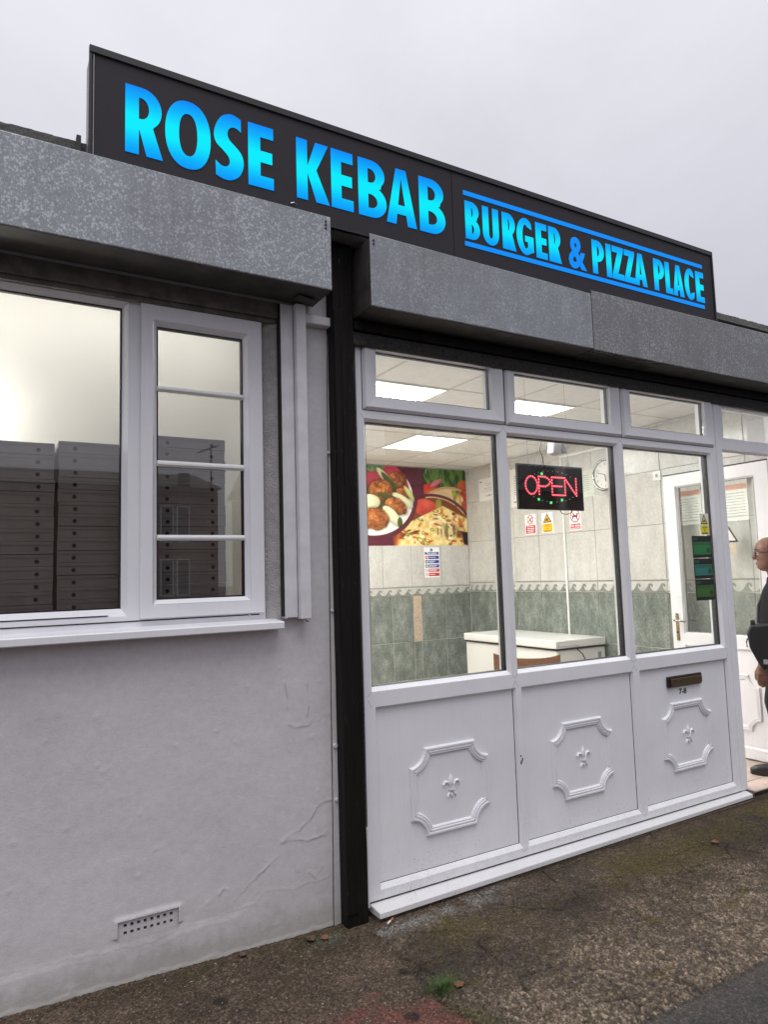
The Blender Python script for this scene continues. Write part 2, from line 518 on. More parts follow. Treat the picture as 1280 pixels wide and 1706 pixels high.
class MB:
    """collects simple shapes, then links them as one mesh object"""
    def __init__(self):
        self.v, self.f, self.mi = [], [], []

    def add(self, vs_, fs_, mi=0):
        b = len(self.v)
        self.v += [tuple(p) for p in vs_]
        self.f += [tuple(b + i for i in q) for q in fs_]
        self.mi += [mi] * len(fs_)
        return self

    def box(self, x0, x1, y0, y1, z0, z1, mi=0):
        x0, x1 = min(x0, x1), max(x0, x1)
        y0, y1 = min(y0, y1), max(y0, y1)
        z0, z1 = min(z0, z1), max(z0, z1)
        vs_ = [(x0, y0, z0), (x1, y0, z0), (x1, y1, z0), (x0, y1, z0), (x0, y0, z1), (x1, y0, z1), (x1, y1, z1), (x0, y1, z1)]
        return self.add(vs_, [(0, 3, 2, 1), (4, 5, 6, 7), (0, 1, 5, 4), (1, 2, 6, 5), (2, 3, 7, 6), (3, 0, 4, 7)], mi)

    def hexa(self, p, mi=0):
        return self.add(p, [(0, 3, 2, 1), (4, 5, 6, 7), (0, 1, 5, 4), (1, 2, 6, 5), (2, 3, 7, 6), (3, 0, 4, 7)], mi)

    def tube(self, path, r, n=8, cap=True, mi=0):
        path = [Vector(p) for p in path]
        rs = r if hasattr(r, '__len__') else [r] * len(path)
        vs_, fs_ = [], []
        up = Vector((0, 0, 1))
        for i, p in enumerate(path):
            d = (path[min(i + 1, len(path) - 1)] - path[max(i - 1, 0)]).normalized()
            a = d.cross(up)
            if a.length < 1e-3:
                a = d.cross(Vector((1, 0, 0)))
            a.normalize()
            b = d.cross(a)
            for k in range(n):
                t = 2 * math.pi * k / n
                vs_.append(p + (a * math.cos(t) + b * math.sin(t)) * rs[i])
        for i in range(len(path) - 1):
            for k in range(n):
                k2 = (k + 1) % n
                fs_.append((i * n + k, i * n + k2, (i + 1) * n + k2, (i + 1) * n + k))
        if cap:
            fs_.append(tuple(range(n - 1, -1, -1)))
            fs_.append(tuple((len(path) - 1) * n + k for k in range(n)))
        return self.add(vs_, fs_, mi)

    def mesh(self, name, bevel=0.0, smooth=False, seg=1):
        me = bpy.data.meshes.new(name)
        me.from_pydata(self.v, [], self.f)
        me.polygons.foreach_set('material_index', self.mi)
        bm = bmesh.new()
        bm.from_mesh(me)
        bmesh.ops.recalc_face_normals(bm, faces=bm.faces[:])
        if bevel:
            ed = [e_ for e_ in bm.edges if len(e_.link_faces) == 2 and e_.calc_face_angle(0) > 0.5]
            bmesh.ops.bevel(bm, geom=ed, offset=bevel, segments=seg, profile=0.6, affect='EDGES', clamp_overlap=True)
        bm.to_mesh(me)
        bm.free()
        if smooth:
            me.polygons.foreach_set('use_smooth', [True] * len(me.polygons))
        return me

    def build(self, name, mat=None, parent=None, bevel=0.0, smooth=False, mats=None, seg=1):
        return link(name, self.mesh(name, bevel, smooth, seg), mat, parent, mats)


def holed_plate(x0, x1, z0, z1, holes, yf, yb):
    """plate in the xz plane with rectangular holes, front at yf, back at yb"""
    xs = sorted(set([x0, x1] + [h[0] for h in holes] + [h[1] for h in holes]))
    zs = sorted(set([z0, z1] + [h[2] for h in holes] + [h[3] for h in holes]))
    xs = [x for x in xs if x0 <= x <= x1]
    zs = [z for z in zs if z0 <= z <= z1]
    nx, nz_ = len(xs) - 1, len(zs) - 1

    def solid(i, j):
        if i < 0 or j < 0 or i >= nx or j >= nz_:
            return False
        cx_, cz_ = (xs[i] + xs[i + 1]) / 2, (zs[j] + zs[j + 1]) / 2
        return not any(h[0] < cx_ < h[1] and h[2] < cz_ < h[3] for h in holes)
    vi = {}
    m = MB()

    def V(i, j, k):
        if (i, j, k) not in vi:
            vi[(i, j, k)] = len(m.v)
            m.v.append((xs[i], yf if k == 0 else yb, zs[j]))
        return vi[(i, j, k)]
    for i in range(nx):
        for j in range(nz_):
            if not solid(i, j):
                continue
            m.f.append((V(i, j, 0), V(i + 1, j, 0), V(i + 1, j + 1, 0), V(i, j + 1, 0)))
            m.f.append((V(i, j, 1), V(i, j + 1, 1), V(i + 1, j + 1, 1), V(i + 1, j, 1)))
            for di, dj, a, b in ((-1, 0, (i, j), (i, j + 1)), (1, 0, (i + 1, j + 1), (i + 1, j)), (0, -1, (i + 1, j), (i, j)), (0, 1, (i, j + 1), (i + 1, j + 1))):
                if not solid(i + di, j + dj):
                    m.f.append((V(*a, 0), V(*b, 0), V(*b, 1), V(*a, 1)))
    m.mi = [0] * len(m.f)
    return m


def ring(m, o, i, yo, yi):
    """four mitred quads from outer rect o (x0,x1,z0,z1) at yo to inner rect i at yi"""
    O = [(o[0], yo, o[2]), (o[1], yo, o[2]), (o[1], yo, o[3]), (o[0], yo, o[3])]
    I = [(i[0], yi, i[2]), (i[1], yi, i[2]), (i[1], yi, i[3]), (i[0], yi, i[3])]
    m.add(O + I, [(k, (k + 1) % 4, 4 + (k + 1) % 4, 4 + k) for k in range(4)])
    return m


def inset(r, d):
    return (r[0] + d, r[1] - d, r[2] + d, r[3] - d)


def solid_ring(m, o, i, yf, yb):
    h = holed_plate(*o, [i], yf, yb)
    return m.add(h.v, h.f)


class Frame:
    """a flat local frame: u to the right, v up, n towards the viewer"""
    def __init__(self, o, u, v, n):
        self.o, self.u, self.v, self.n = Vector(o), Vector(u), Vector(v), Vector(n)

    def p(self, a, b, c=0.0):
        return self.o + self.u * a + self.v * b + self.n * c

    def poly(self, m, pts, h0, h1, mi=0):
        n = len(pts)
        vs_ = [self.p(a, b, h1) for a, b in pts] + [self.p(a, b, h0) for a, b in pts]
        fs_ = [tuple(range(n)), tuple(range(2 * n - 1, n - 1, -1))] + [(k, n + k, n + (k + 1) % n, (k + 1) % n) for k in range(n)]
        return m.add(vs_, fs_, mi)

    def rect(self, m, a0, a1, b0, b1, h0, h1, mi=0):
        return self.poly(m, [(a0, b0), (a1, b0), (a1, b1), (a0, b1)], h0, h1, mi)

    def disc(self, m, a, b, r, h0, h1, n=24, mi=0, r2=None):
        return self.poly(m, [(a + r * math.cos(2 * math.pi * k / n), b + (r2 or r) * math.sin(2 * math.pi * k / n)) for k in range(n)], h0, h1, mi)

    def annulus(self, m, a, b, ro, ri, h0, h1, n=28, mi=0):
        vs_, fs_ = [], []
        for k in range(n):
            c, s = math.cos(2 * math.pi * k / n), math.sin(2 * math.pi * k / n)
            vs_ += [self.p(a + ro * c, b + ro * s, h1), self.p(a + ri * c, b + ri * s, h1), self.p(a + ro * c, b + ro * s, h0), self.p(a + ri * c, b + ri * s, h0)]
        for k in range(n):
            j, l_ = 4 * k, 4 * ((k + 1) % n)
            fs_ += [(j, l_, l_ + 1, j + 1), (j + 1, l_ + 1, l_ + 3, j + 3), (j, j + 2, l_ + 2, l_)]
        return m.add(vs_, fs_, mi)

    def line(self, m, a, b, w, h0, h1, mi=0):
        d = Vector((b[0] - a[0], b[1] - a[1]))
        n = Vector((-d.y, d.x)).normalized() * w / 2
        return self.poly(m, [(a[0] - n.x, a[1] - n.y), (b[0] - n.x, b[1] - n.y), (b[0] + n.x, b[1] + n.y), (a[0] + n.x, a[1] + n.y)], h0, h1, mi)


FRONT = Frame((0, 0, 0), (1, 0, 0), (0, 0, 1), (0, -1, 0))


def curve_mesh(name, cu, fr, a, b, h):
    o = bpy.data.objects.new('tmp_outline', cu)
    COL.objects.link(o)
    dg = bpy.context.evaluated_depsgraph_get()
    me = bpy.data.meshes.new_from_object(o.evaluated_get(dg))
    bpy.data.objects.remove(o)
    me.name = name
    for v in me.vertices:
        v.co = fr.p(a + v.co.x, b + v.co.y, h + v.co.z)
    me.materials.clear()
    return me


def text_mesh(name, s, size, fr, a, b, h, thick=0.0004, bold=0.0, align='LEFT', sx=1.0):
    cu = bpy.data.curves.new('tmp_text', 'FONT')
    cu.body = s
    cu.size = size
    cu.extrude = thick
    cu.offset = bold
    cu.align_x = align
    cu.resolution_u = 3
    me = curve_mesh(name, cu, Frame((0, 0, 0), (1, 0, 0), (0, 1, 0), (0, 0, 1)), 0, 0, 0)
    bpy.data.curves.remove(cu)
    for v in me.vertices:
        v.co = fr.p(a + v.co.x * sx, b + v.co.y, h + thick + v.co.z)
    return me


def text(name, s, size, fr, a, b, h, mat, parent, **kw):
    return link(name, text_mesh(name, s, size, fr, a, b, h, **kw), mat, parent)


def outline_mesh(name, contours, fr, a, b, h, thick):
    cu = bpy.data.curves.new('tmp_outline', 'CURVE')
    cu.dimensions = '2D'
    cu.fill_mode = 'BOTH'
    cu.extrude = thick
    for c in contours:
        sp = cu.splines.new('POLY')
        sp.points.add(len(c) - 1)
        for p, q in zip(sp.points, c):
            p.co = (q[0] * 100, q[1] * 100, 0, 1)
        sp.use_cyclic_u = True
    cu.extrude = thick * 100
    me = curve_mesh(name, cu, Frame((0, 0, 0), (1, 0, 0), (0, 1, 0), (0, 0, 1)), 0, 0, 0)
    for v in me.vertices:
        v.co = fr.p(a + v.co.x / 100, b + v.co.y / 100, h + thick + v.co.z / 100)
    bpy.data.curves.remove(cu)
    return me


# ------------------------------------------------------------------ numpy noise
def _h(ix, iy, s):
    n = (ix.astype(np.int64) * 374761393 + iy.astype(np.int64) * 668265263 + s * 1442695041) & 0x7fffffff
    n = ((n ^ (n >> 13)) * 1274126177) & 0x7fffffff
    return ((n ^ (n >> 16)) & 0xffff) / 65535.0


def vnoise(x, y, s=0):
    ix, iy = np.floor(x), np.floor(y)
    fx, fy = x - ix, y - iy
    fx, fy = fx * fx * (3 - 2 * fx), fy * fy * (3 - 2 * fy)
    a, b, c, d = _h(ix, iy, s), _h(ix + 1, iy, s), _h(ix, iy + 1, s), _h(ix + 1, iy + 1, s)
    return (a * (1 - fx) + b * fx) * (1 - fy) + (c * (1 - fx) + d * fx) * fy


def fbm(x, y, oct_=5, s=0, g=0.55):
    t, amp, tot = 0, 1, 0
    for k in range(oct_):
        t = t + amp * vnoise(x * 2 ** k + 17.3 * k, y * 2 ** k + 9.1 * k, s + k)
        tot += amp
        amp *= g
    return t / tot


def worley(x, y, s=0):
    ix, iy = np.floor(x), np.floor(y)
    d1 = np.full(x.shape, 9.0)
    d2 = np.full(x.shape, 9.0)
    idv = np.zeros(x.shape)
    for i in (-1, 0, 1):
        for j in (-1, 0, 1):
            px = ix + i + _h(ix + i, iy + j, s)
            py = iy + j + _h(ix + i, iy + j, s + 5)
            d = np.hypot(px - x, py - y)
            nid = _h(ix + i, iy + j, s + 11)
            cl = d < d1
            d2 = np.where(cl, d1, np.minimum(d2, d))
            idv = np.where(cl, nid, idv)
            d1 = np.where(cl, d, d1)
    return d1, d2, idv


def seg_dist(x, z, pts):
    d = np.full(x.shape, 9.0)
    for (ax, az), (bx, bz) in zip(pts[:-1], pts[1:]):
        vx, vz = bx - ax, bz - az
        t = np.clip(((x - ax) * vx + (z - az) * vz) / (vx * vx + vz * vz + 1e-12), 0, 1)
        d = np.minimum(d, np.hypot(x - ax - t * vx, z - az - t * vz))
    return d


def grid_mesh(name, P, mask=None, attr=None):
    """P: (ny,nx,3) points; mask: (ny-1,nx-1) faces kept; attr: dict name -> (ny,nx[,3])"""
    ny, nx = P.shape[:2]
    idx = np.arange(ny * nx).reshape(ny, nx)
    q = np.stack([idx[:-1, :-1], idx[:-1, 1:], idx[1:, 1:], idx[1:, :-1]], -1)
    q = q[mask] if mask is not None else q.reshape(-1, 4)
    used = np.unique(q)
    rm = np.full(ny * nx, -1)
    rm[used] = np.arange(len(used))
    q = rm[q]
    me = bpy.data.meshes.new(name)
    me.vertices.add(len(used))
    me.vertices.foreach_set('co', P.reshape(-1, 3)[used].ravel())
    me.loops.add(q.size)
    me.loops.foreach_set('vertex_index', q.ravel())
    me.polygons.add(len(q))
    me.polygons.foreach_set('loop_start', np.arange(len(q)) * 4)
    me.polygons.foreach_set('loop_total', np.full(len(q), 4))
    me.polygons.foreach_set('use_smooth', np.ones(len(q), bool))
    me.update(calc_edges=True)
    for k, A in (attr or {}).items():
        if A.ndim == 3:
            at = me.attributes.new(k, 'FLOAT_COLOR', 'POINT')
            a4 = np.ones((len(used), 4))
            a4[:, :3] = A.reshape(-1, 3)[used]
            at.data.foreach_set('color', a4.ravel())
        else:
            at = me.attributes.new(k, 'FLOAT', 'POINT')
            at.data.foreach_set('value', A.ravel()[used].astype(float))
    return me

# ------------------------------------------------------------------ ground
def ground_z(x, y):
    base = np.interp(x, [-3, -1.5, -0.2, 0.0, 0.3, 2.8, 6], [0.0, -0.022, -0.062, -0.058, -0.050, -0.045, -0.045])
    return base + 0.012 * np.minimum(y, 0)


def build_ground():
    gx = np.concatenate([np.arange(-3.2, -1.7, 0.03), np.arange(-1.7, 3.4, 0.006), np.arange(3.4, 6.5, 0.03)])
    gy = np.concatenate([np.arange(-3.6, -1.75, 0.03), np.arange(-1.75, 0.06, 0.006)])
    X, Y = np.meshgrid(gx, gy)
    wx = X + 0.03 * (fbm(X * 9, Y * 9, 4, 3) - 0.5) + 0.012 * (fbm(X * 60, Y * 60, 2, 4) - 0.5)
    wy = Y + 0.03 * (fbm(X * 9, Y * 9, 4, 8) - 0.5) + 0.012 * (fbm(X * 60, Y * 60, 2, 9) - 0.5)
    path = wx < -0.085 - 0.02 * np.sin(Y * 9)
    tar = (wy < -1.15) & ~path
    apron = ~path & ~tar
    n_big = fbm(X * 1.7, Y * 1.7, 5, 21)
    n_mid = fbm(X * 7, Y * 7, 5, 31, 0.6)
    n_fin = fbm(X * 38, Y * 38, 4, 41, 0.65)
    n_gr = fbm(X * 95, Y * 95, 3, 51, 0.7)
    # concrete apron: chips of pale aggregate, crazed
    cx = X + 0.05 * (fbm(X * 6, Y * 6, 4, 61) - 0.5)
    cy = Y + 0.05 * (fbm(X * 6, Y * 6, 4, 62) - 0.5)
    a1, a2, aid = worley(cx * 70, cy * 70, 3)
    c1, c2, cid = worley(cx * 4.2, cy * 4.2, 7)
    d1_, d2_, did = worley(cx * 13, cy * 13, 17)
    crack = np.clip(1 - (c2 - c1) / 0.032, 0, 1) * (fbm(X * 3, Y * 3, 3, 71) > 0.47)
    craze = np.clip(1 - (d2_ - d1_) / 0.09, 0, 1) * np.clip((fbm(X * 2.2, Y * 2.2, 4, 72) - 0.44) * 7, 0, 1)
    chip = np.clip((a2 - a1) * 3.2, 0, 1) * np.clip(1.5 * fbm(X * 30, Y * 30, 3, 44) + .1, 0, 1)
    Z = ground_z(X, Y)
    hz = np.zeros_like(Z)
    wear = np.clip((-(Y + 0.35)) * 1.8 + (n_mid - 0.5) * 2.2, 0, 1)      # worn by feet away from the wall
    hz += np.where(apron, 0.0060 * (chip - 0.5) * (0.35 + 0.65 * wear) * (0.5 + 1.3 * aid) - 0.010 * crack - 0.004 * craze * (X > .5) + 0.012 * (n_mid - 0.5) + 0.006 * (n_fin - 0.5), 0)
    hz += np.where(path, 0.012 * (n_mid - 0.5) + 0.0075 * (n_gr - 0.5) + 0.005 * (n_fin - .5), 0)
    hz += np.where(tar, -0.007 + 0.006 * (n_gr - 0.5) + 0.003 * (n_fin - 0.5) - 0.010 * crack * 0.6, 0)
    edge = np.exp(-((wx + 0.085) / 0.02) ** 2) * (Y < -0.12)
    hz -= 0.010 * edge * (0.4 + n_fin)
    edge2 = np.exp(-((wy + 1.15) / 0.02) ** 2) * ~path
    hz -= 0.006 * edge2
    Z = Z + hz

    def mixc(c, col, k):
        return c * (1 - k[..., None]) + np.array(col) * k[..., None]
    one = np.ones(X.shape + (3,))
    # apron colours
    ca = one * np.array([0.120, 0.092, 0.066])
    ca = ca * (0.35 + 1.3 * n_mid)[..., None] * (0.45 + 1.1 * n_gr)[..., None]
    ca = mixc(ca, (0.42, 0.345, 0.275), np.clip(chip * (aid > 0.42) * (0.2 + 0.8 * wear), 0, 1) * (0.15 + 0.75 * aid))
    ca = mixc(ca, (0.045, 0.036, 0.029), np.clip(1 - chip * 2.0, 0, 1) * 0.75)
    dark = np.clip((fbm(X * 2.6, Y * 2.6, 5, 90) - 0.46) * 5, 0, 1) * np.clip((Y + 0.95) * 2.0, 0, 1)
    ca = mixc(ca, (0.040, 0.030, 0.024), dark * 0.85)
    band = np.exp(-((Y + 0.27 - 0.05 * np.sin(X * 3)) / 0.17) ** 2) * np.clip(X * 5, 0, 1)
    moss = np.clip((fbm(X * 4.5, Y * 4.5, 5, 81, 0.6) - 0.40) * 6, 0, 1) * band
    moss = np.maximum(moss, np.clip((fbm(X * 11, Y * 11, 4, 82) - 0.66) * 7, 0, 1) * (Y > -1.0))
    ca = mixc(ca, (0.105, 0.084, 0.012), moss * (0.45 + 0.55 * n_gr) * 0.95)
    ca = mixc(ca, (0.012, 0.010, 0.009), np.clip(crack * 0.95 + craze * 0.6 * (X > .45) * (Y < -.3), 0, 1))
    pale = np.clip((fbm(X * 6, Y * 6, 4, 85) - 0.50) * 6, 0, 1) * np.exp(-((Y + 0.14) / 0.065) ** 2) * (X < 0.8) * 1.3
    ca = mixc(ca, (0.25, 0.245, 0.235), pale * 0.8)
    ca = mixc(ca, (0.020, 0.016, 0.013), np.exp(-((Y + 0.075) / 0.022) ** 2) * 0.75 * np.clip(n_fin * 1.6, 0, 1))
    # footpath colours
    p1, p2, pid = worley(X * 62, Y * 62, 23)
    cp = one * np.array([0.105, 0.078, 0.058]) * (0.35 + 1.2 * n_mid)[..., None] * (0.35 + 1.3 * n_gr)[..., None]
    cp = mixc(cp, (0.24, 0.20, 0.165), np.clip((fbm(X * 150, Y * 150, 2, 57) - .62) * 6, 0, 1) * .6)
    redk = np.clip((-(wy + 0.62) * 9 + (n_mid - 0.5) * 5), 0, 1) * np.clip((X + 1.05) * 4 + (n_big - .5) * 3, 0, 1)
    cp = mixc(cp, (0.20, 0.060, 0.052), redk * (0.35 + 0.6 * n_fin) * (.5 + n_gr))
    mo = np.clip((fbm(X * 5, Y * 5, 5, 83) - 0.5) * 6, 0, 1) * np.exp(-((Y + 0.06) / 0.16) ** 2)
    cp = mixc(cp, (0.055, 0.052, 0.016), mo * 0.6)
    cp = mixc(cp, (0.42, 0.37, 0.31), np.clip((0.30 - p1) * 8, 0, 1) * (pid > 0.95) * np.clip(pid * 14 - 13, .2, .9))
    sp1, sp2, spid = worley(X * 5.2, Y * 5.2, 29)
    cp = mixc(cp, (0.014, 0.012, 0.011), np.clip((0.17 - sp1 + 0.06 * (n_fin - .5)) * 22, 0, 1) * (spid > 0.72) * 0.8)
    gum = np.exp(-(((X + 0.255) / 0.05) ** 2 + ((Y + 0.065) / 0.035) ** 2))
    cp = mixc(cp, (0.17, 0.25, 0.21), gum * 0.45)
    cp = mixc(cp, (0.020, 0.016, 0.012), np.clip((Y - 0.0 + 0.10 * (0.03 * 0)) * 0, 0, 1))
    # tarmac
    ct = one * np.array([0.066, 0.060, 0.063]) * (0.1 + 1.8 * n_gr)[..., None] * (0.7 + 0.6 * n_mid)[..., None]
    ct = mixc(ct, (0.10, 0.09, 0.075), np.clip(1 - (-(wy + 1.15)) * 9, 0, 1) * 0.6)
    t1, t2, tid = worley(X * 80, Y * 80, 43)
    ct = mixc(ct, (0.20, 0.18, 0.17), np.clip((.34 - t1) * 7, 0, 1) * (tid > .84) * .7)
    fm = lambda k: k[:-1, :-1]
    P = np.stack([X, Y, Z], -1)
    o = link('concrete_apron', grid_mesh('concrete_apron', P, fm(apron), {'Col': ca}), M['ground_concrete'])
    tag(o, kind='structure')
    o = link('footpath', grid_mesh('footpath', P, fm(path), {'Col': cp}), M['ground_path'])
    tag(o, kind='structure')
    o = link('tarmac', grid_mesh('tarmac', P, fm(tar), {'Col': ct}), M['ground_tarmac'])
    tag(o, kind='structure')
    m = MB()
    m.box(-150, 150, -200, 150, -1.0, -0.16)
    tag(m.build('ground', plain('far_asphalt', (0.055, 0.054, 0.055), 0.8, var=0.25, scale=0.6)), kind='structure')
    return X, Y, Z


GX, GY, GZ = build_ground()


def gz(x, y):
    i = np.argmin(np.abs(GX[0] - x))
    j = np.argmin(np.abs(GY[:, 0] - y))
    return float(GZ[j, i])


# ------------------------------------------------------------------ left wall of painted render
WY = 0.03
VENT = (-1.095, -0.862, 0.110, 0.190)
WIN = (-2.62, -0.405, 1.262, 2.735)


def build_wall():
    root = thing('painted_wall', (-0.6, WY, -0.06), 'pale grey painted rendered wall with cracks below the white window', 'wall')
    xs = np.arange(-1.80, -0.1345, 0.0045)
    xs[-1] = -0.135
    zs = np.concatenate([np.arange(-0.14, 1.262, 0.0045), np.arange(1.262, 3.12, 0.009)])
    X, Z = np.meshgrid(xs, zs)
    y = WY - 0.005 * (fbm(X * 2.2, Z * 2.2, 3, 5) - 0.5) - 0.0022 * (fbm(X * 13, Z * 13, 2, 6) - 0.5)
    # old cracks painted over: raised lips with a shadow line
    lines = [[(-0.386, .835), (-.335, .815), (-.285, .818), (-.262, .85), (-.24, .852), (-.19, .856), (-.165, .849)],
             [(-.174, .485), (-.215, .476), (-.257, .455), (-.275, .43), (-.294, .411), (-.36, .37), (-.429, .343)],
             [(-.429, .343), (-.37, .345), (-.33, .33), (-.26, .326), (-.209, .33)],
             [(-.444, .285), (-.50, .255), (-.559, .213), (-.60, .18), (-.637, .154)],
             [(-1.75, .115), (-1.483, .124), (-1.40, .112), (-1.311, .114), (-1.2, .10), (-1.105, .097), (-.96, .085), (-.834, .112), (-.74, .105), (-.638, .119), (-.55, .12), (-.50, .165), (-.453, .157), (-.385, .135), (-.33, .145), (-.2, .15)],
             [(-.30, .19), (-.27, .16), (-.25, .18), (-.235, .20)], [(-.40, 1.02), (-.385, .96), (-.39, .90)],
             [(-.29, 1.0), (-.285, .91), (-.29, .86)], [(-0.70, .20), (-.68, .215), (-.66, .20)]]
    wob = 0.012
    xw = X + wob * (fbm(X * 30, Z * 30, 3, 11) - 0.5)
    zw = Z + wob * 1.6 * (fbm(X * 30, Z * 30, 3, 12) - 0.5)
    crk = np.zeros(X.shape)
    for k, L in enumerate(lines):
        d = seg_dist(xw, zw, L)
        lip = np.exp(-(d / (0.0045 + 0.004 * vnoise(X * 22, Z * 22, 77 + k))) ** 2)
        amp = (0.45 if k == 4 else 1.0) * np.clip(1.9 * fbm(X * 16, Z * 16, 3, 31 + k) - .35, 0.05, 1.2)
        y -= 0.0016 * lip * amp
        below = seg_dist(xw, zw + 0.006, L)
        crk = np.maximum(crk, np.exp(-(below / (0.0022 + 0.001 * vnoise(X * 40, Z * 40, 5))) ** 2) * (0.22 if k == 4 else 0.55) * np.clip(1.6 * vnoise(X * 26, Z * 26, 91 + k) - .1, .1, 1))
    # below the long crack the old plinth coat stands a little proud
    base = np.interp(X, [-1.8, -1.3, -.83, -.64, -.45, -.13], [.118, .112, .11, .12, .157, .15]) + 0.02 * (fbm(X * 12, Z * 12, 3, 13) - .5)
    y -= 0.0042 * np.clip((base - Z) / 0.03, 0, 1) * np.clip(2.2 * fbm(X * 4, Z * 2, 3, 41) - .5, .15, 1)
    # ragged foot of the wall
    foot = ground_z(X, np.full_like(X, 0.0)) + 0.015
    y -= 0.0022 * np.clip((foot + 0.03 * (fbm(X * 25, Z * 25, 3, 14) - 0.45) - Z) / 0.012, 0, 1)
    # coarse hand-brushed coat
    y -= 0.0005 * (fbm(X * 60, Z * 60, 2, 17) - 0.5)
    # plaster lip around the air brick
    vx = np.maximum(np.maximum(VENT[0] - X, X - VENT[1]), 0)
    vz = np.maximum(np.maximum(VENT[2] - Z, Z - VENT[3]), 0)
    dv = np.hypot(vx, vz) + 0.006 * (fbm(X * 50, Z * 50, 3, 15) - .5)
    y -= 0.006 * np.exp(-(dv / 0.012) ** 2) * (Z > 0.13)
    # blisters and pits
    b1, b2, bid = worley(X * 6, Z * 6, 33)
    y -= 0.0014 * np.exp(-(b1 / 0.06) ** 2) * (bid > 0.55)
    cxc, czc = (X[:-1, :-1] + X[1:, 1:]) / 2, (Z[:-1, :-1] + Z[1:, 1:]) / 2
    hole = ((cxc > WIN[0]) & (cxc < WIN[1]) & (czc > WIN[2]) & (czc < WIN[3])) | ((cxc > VENT[0]) & (cxc < VENT[1]) & (czc > VENT[2]) & (czc < VENT[3]))
    me = grid_mesh('render_coat', np.stack([X, y, Z], -1), ~hole, {'crack': crk})
    link('render_coat', me, M['render'], root)
    # rest of the wall to the left, and the masonry behind
    m = holed_plate(-5.0, -1.80, -0.14, 3.12, [(WIN[0], -1.79, WIN[2], WIN[3])], WY + 0.002, 0.24)
    m.build('masonry', M['render'], root)
    m = holed_plate(-1.80, -0.135, -0.14, 3.12, [(-1.81, WIN[1], WIN[2], WIN[3]), VENT], WY + 0.02, 0.24)
    m.build('masonry', M['render'], root)
    # vertical cover strip next to the black post
    m = MB()
    pts = [(-0.198, 0.02), (-0.190, 0.5), (-0.183, 1.3), (-0.175, 2.0), (-0.166, 2.655)]
    for (xa, za), (xb, zb) in zip(pts[:-1], pts[1:]):
        za2 = -0.075 if za == 0.02 else za
        xa2 = xa + 0.013
        xb2 = xb + 0.013
        m.hexa([(xa2, WY - 0.009, za2), (-0.152, WY - 0.009, za2), (-0.152, WY + 0.01, za2), (xa2, WY + 0.01, za2), (xb2, WY - 0.009, zb), (-0.152, WY - 0.009, zb), (-0.152, WY + 0.01, zb), (xb2, WY + 0.01, zb)])
    m.build('cover_strip', M['render'], root)
    m = MB()
    for (xa, za), (xb, zb) in zip(pts[:-1], pts[1:]):
        za2 = -0.075 if za == 0.02 else za
        m.hexa([(xa + .0105, WY - 0.0065, za2), (xa + .0127, WY - 0.0065, za2), (xa + .0127, WY + 0.01, za2), (xa + .0105, WY + 0.01, za2), (xb + .0105, WY - 0.0065, zb), (xb + .0127, WY - 0.0065, zb), (xb + .0127, WY + 0.01, zb), (xb + .0105, WY + 0.01, zb)])
    m.build('joint_gap', M['head_dirty'], root)
    for z in (0.712, 1.32, 2.06, 0.475):
        m = MB()
        Frame((-0.163, WY - 0.009, z), (1, 0, 0), (0, 0, 1), (0, -1, 0)).disc(m, 0, 0, 0.008 if z != 0.712 else 0.011, 0.0, 0.009, 10)
        m.build('screw_head', M['old_white'], root, bevel=0.002)
    # little ledge and the broken render above it
    m = MB()
    m.box(-0.300, -0.128, -0.012, 0.05, 2.664, 2.708)
    m.build('ledge', M['old_white'], root, bevel=0.004)
    # rough splayed plaster at the side of the window
    zs2 = np.arange(1.27, 2.72, 0.012)
    us = np.linspace(0, 1, 9)
    U, ZZ = np.meshgrid(us, zs2)
    P = np.stack([-0.478 + U * 0.082, 0.075 - 0.05 * U - 0.016 * (fbm(U * 3, ZZ * 12, 4, 71, .6) - 0.5) * np.sin(U * 3.14) - 0.01 * (fbm(U * 2, ZZ * 4, 3, 72) - .5), ZZ], -1)
    link('plaster_reveal', grid_mesh('plaster_reveal', P), M['rough_plaster'], root)
    m = MB()
    m.box(WIN[0], -0.39, 0.05, 0.16, 2.69, 2.74)
    m.build('window_head', M['head_dirty'], root)
    m = MB()
    m.box(WIN[0], -0.398, 0.012, 0.049, 2.672, 2.745)
    m.box(WIN[0], -0.398, 0.030, 0.0485, 2.650, 2.671)
    m.build('head_board', M['head_dirty'], root, bevel=0.006, seg=2)
    # air brick
    x0, x1, z0, z1 = VENT
    hs = []
    for r, zc in enumerate((0.1405, 0.1675)):
        for k in range(8):
            xc = -1.064 + 0.0247 * k
            hs.append((xc - 0.006, xc + 0.006, zc - 0.0065, zc + 0.0065))
    ab = holed_plate(x0, x1, z0, z1, hs, WY + 0.004, WY + 0.022).build('air_brick', M['render'], root)
    m = MB()
    m.box(x0 + .005, x1 - .005, WY + 0.030, WY + 0.034, z0 + .005, z1 - .005)
    m.build('dark_cavity', M['dark_hole'], ab)


build_wall()


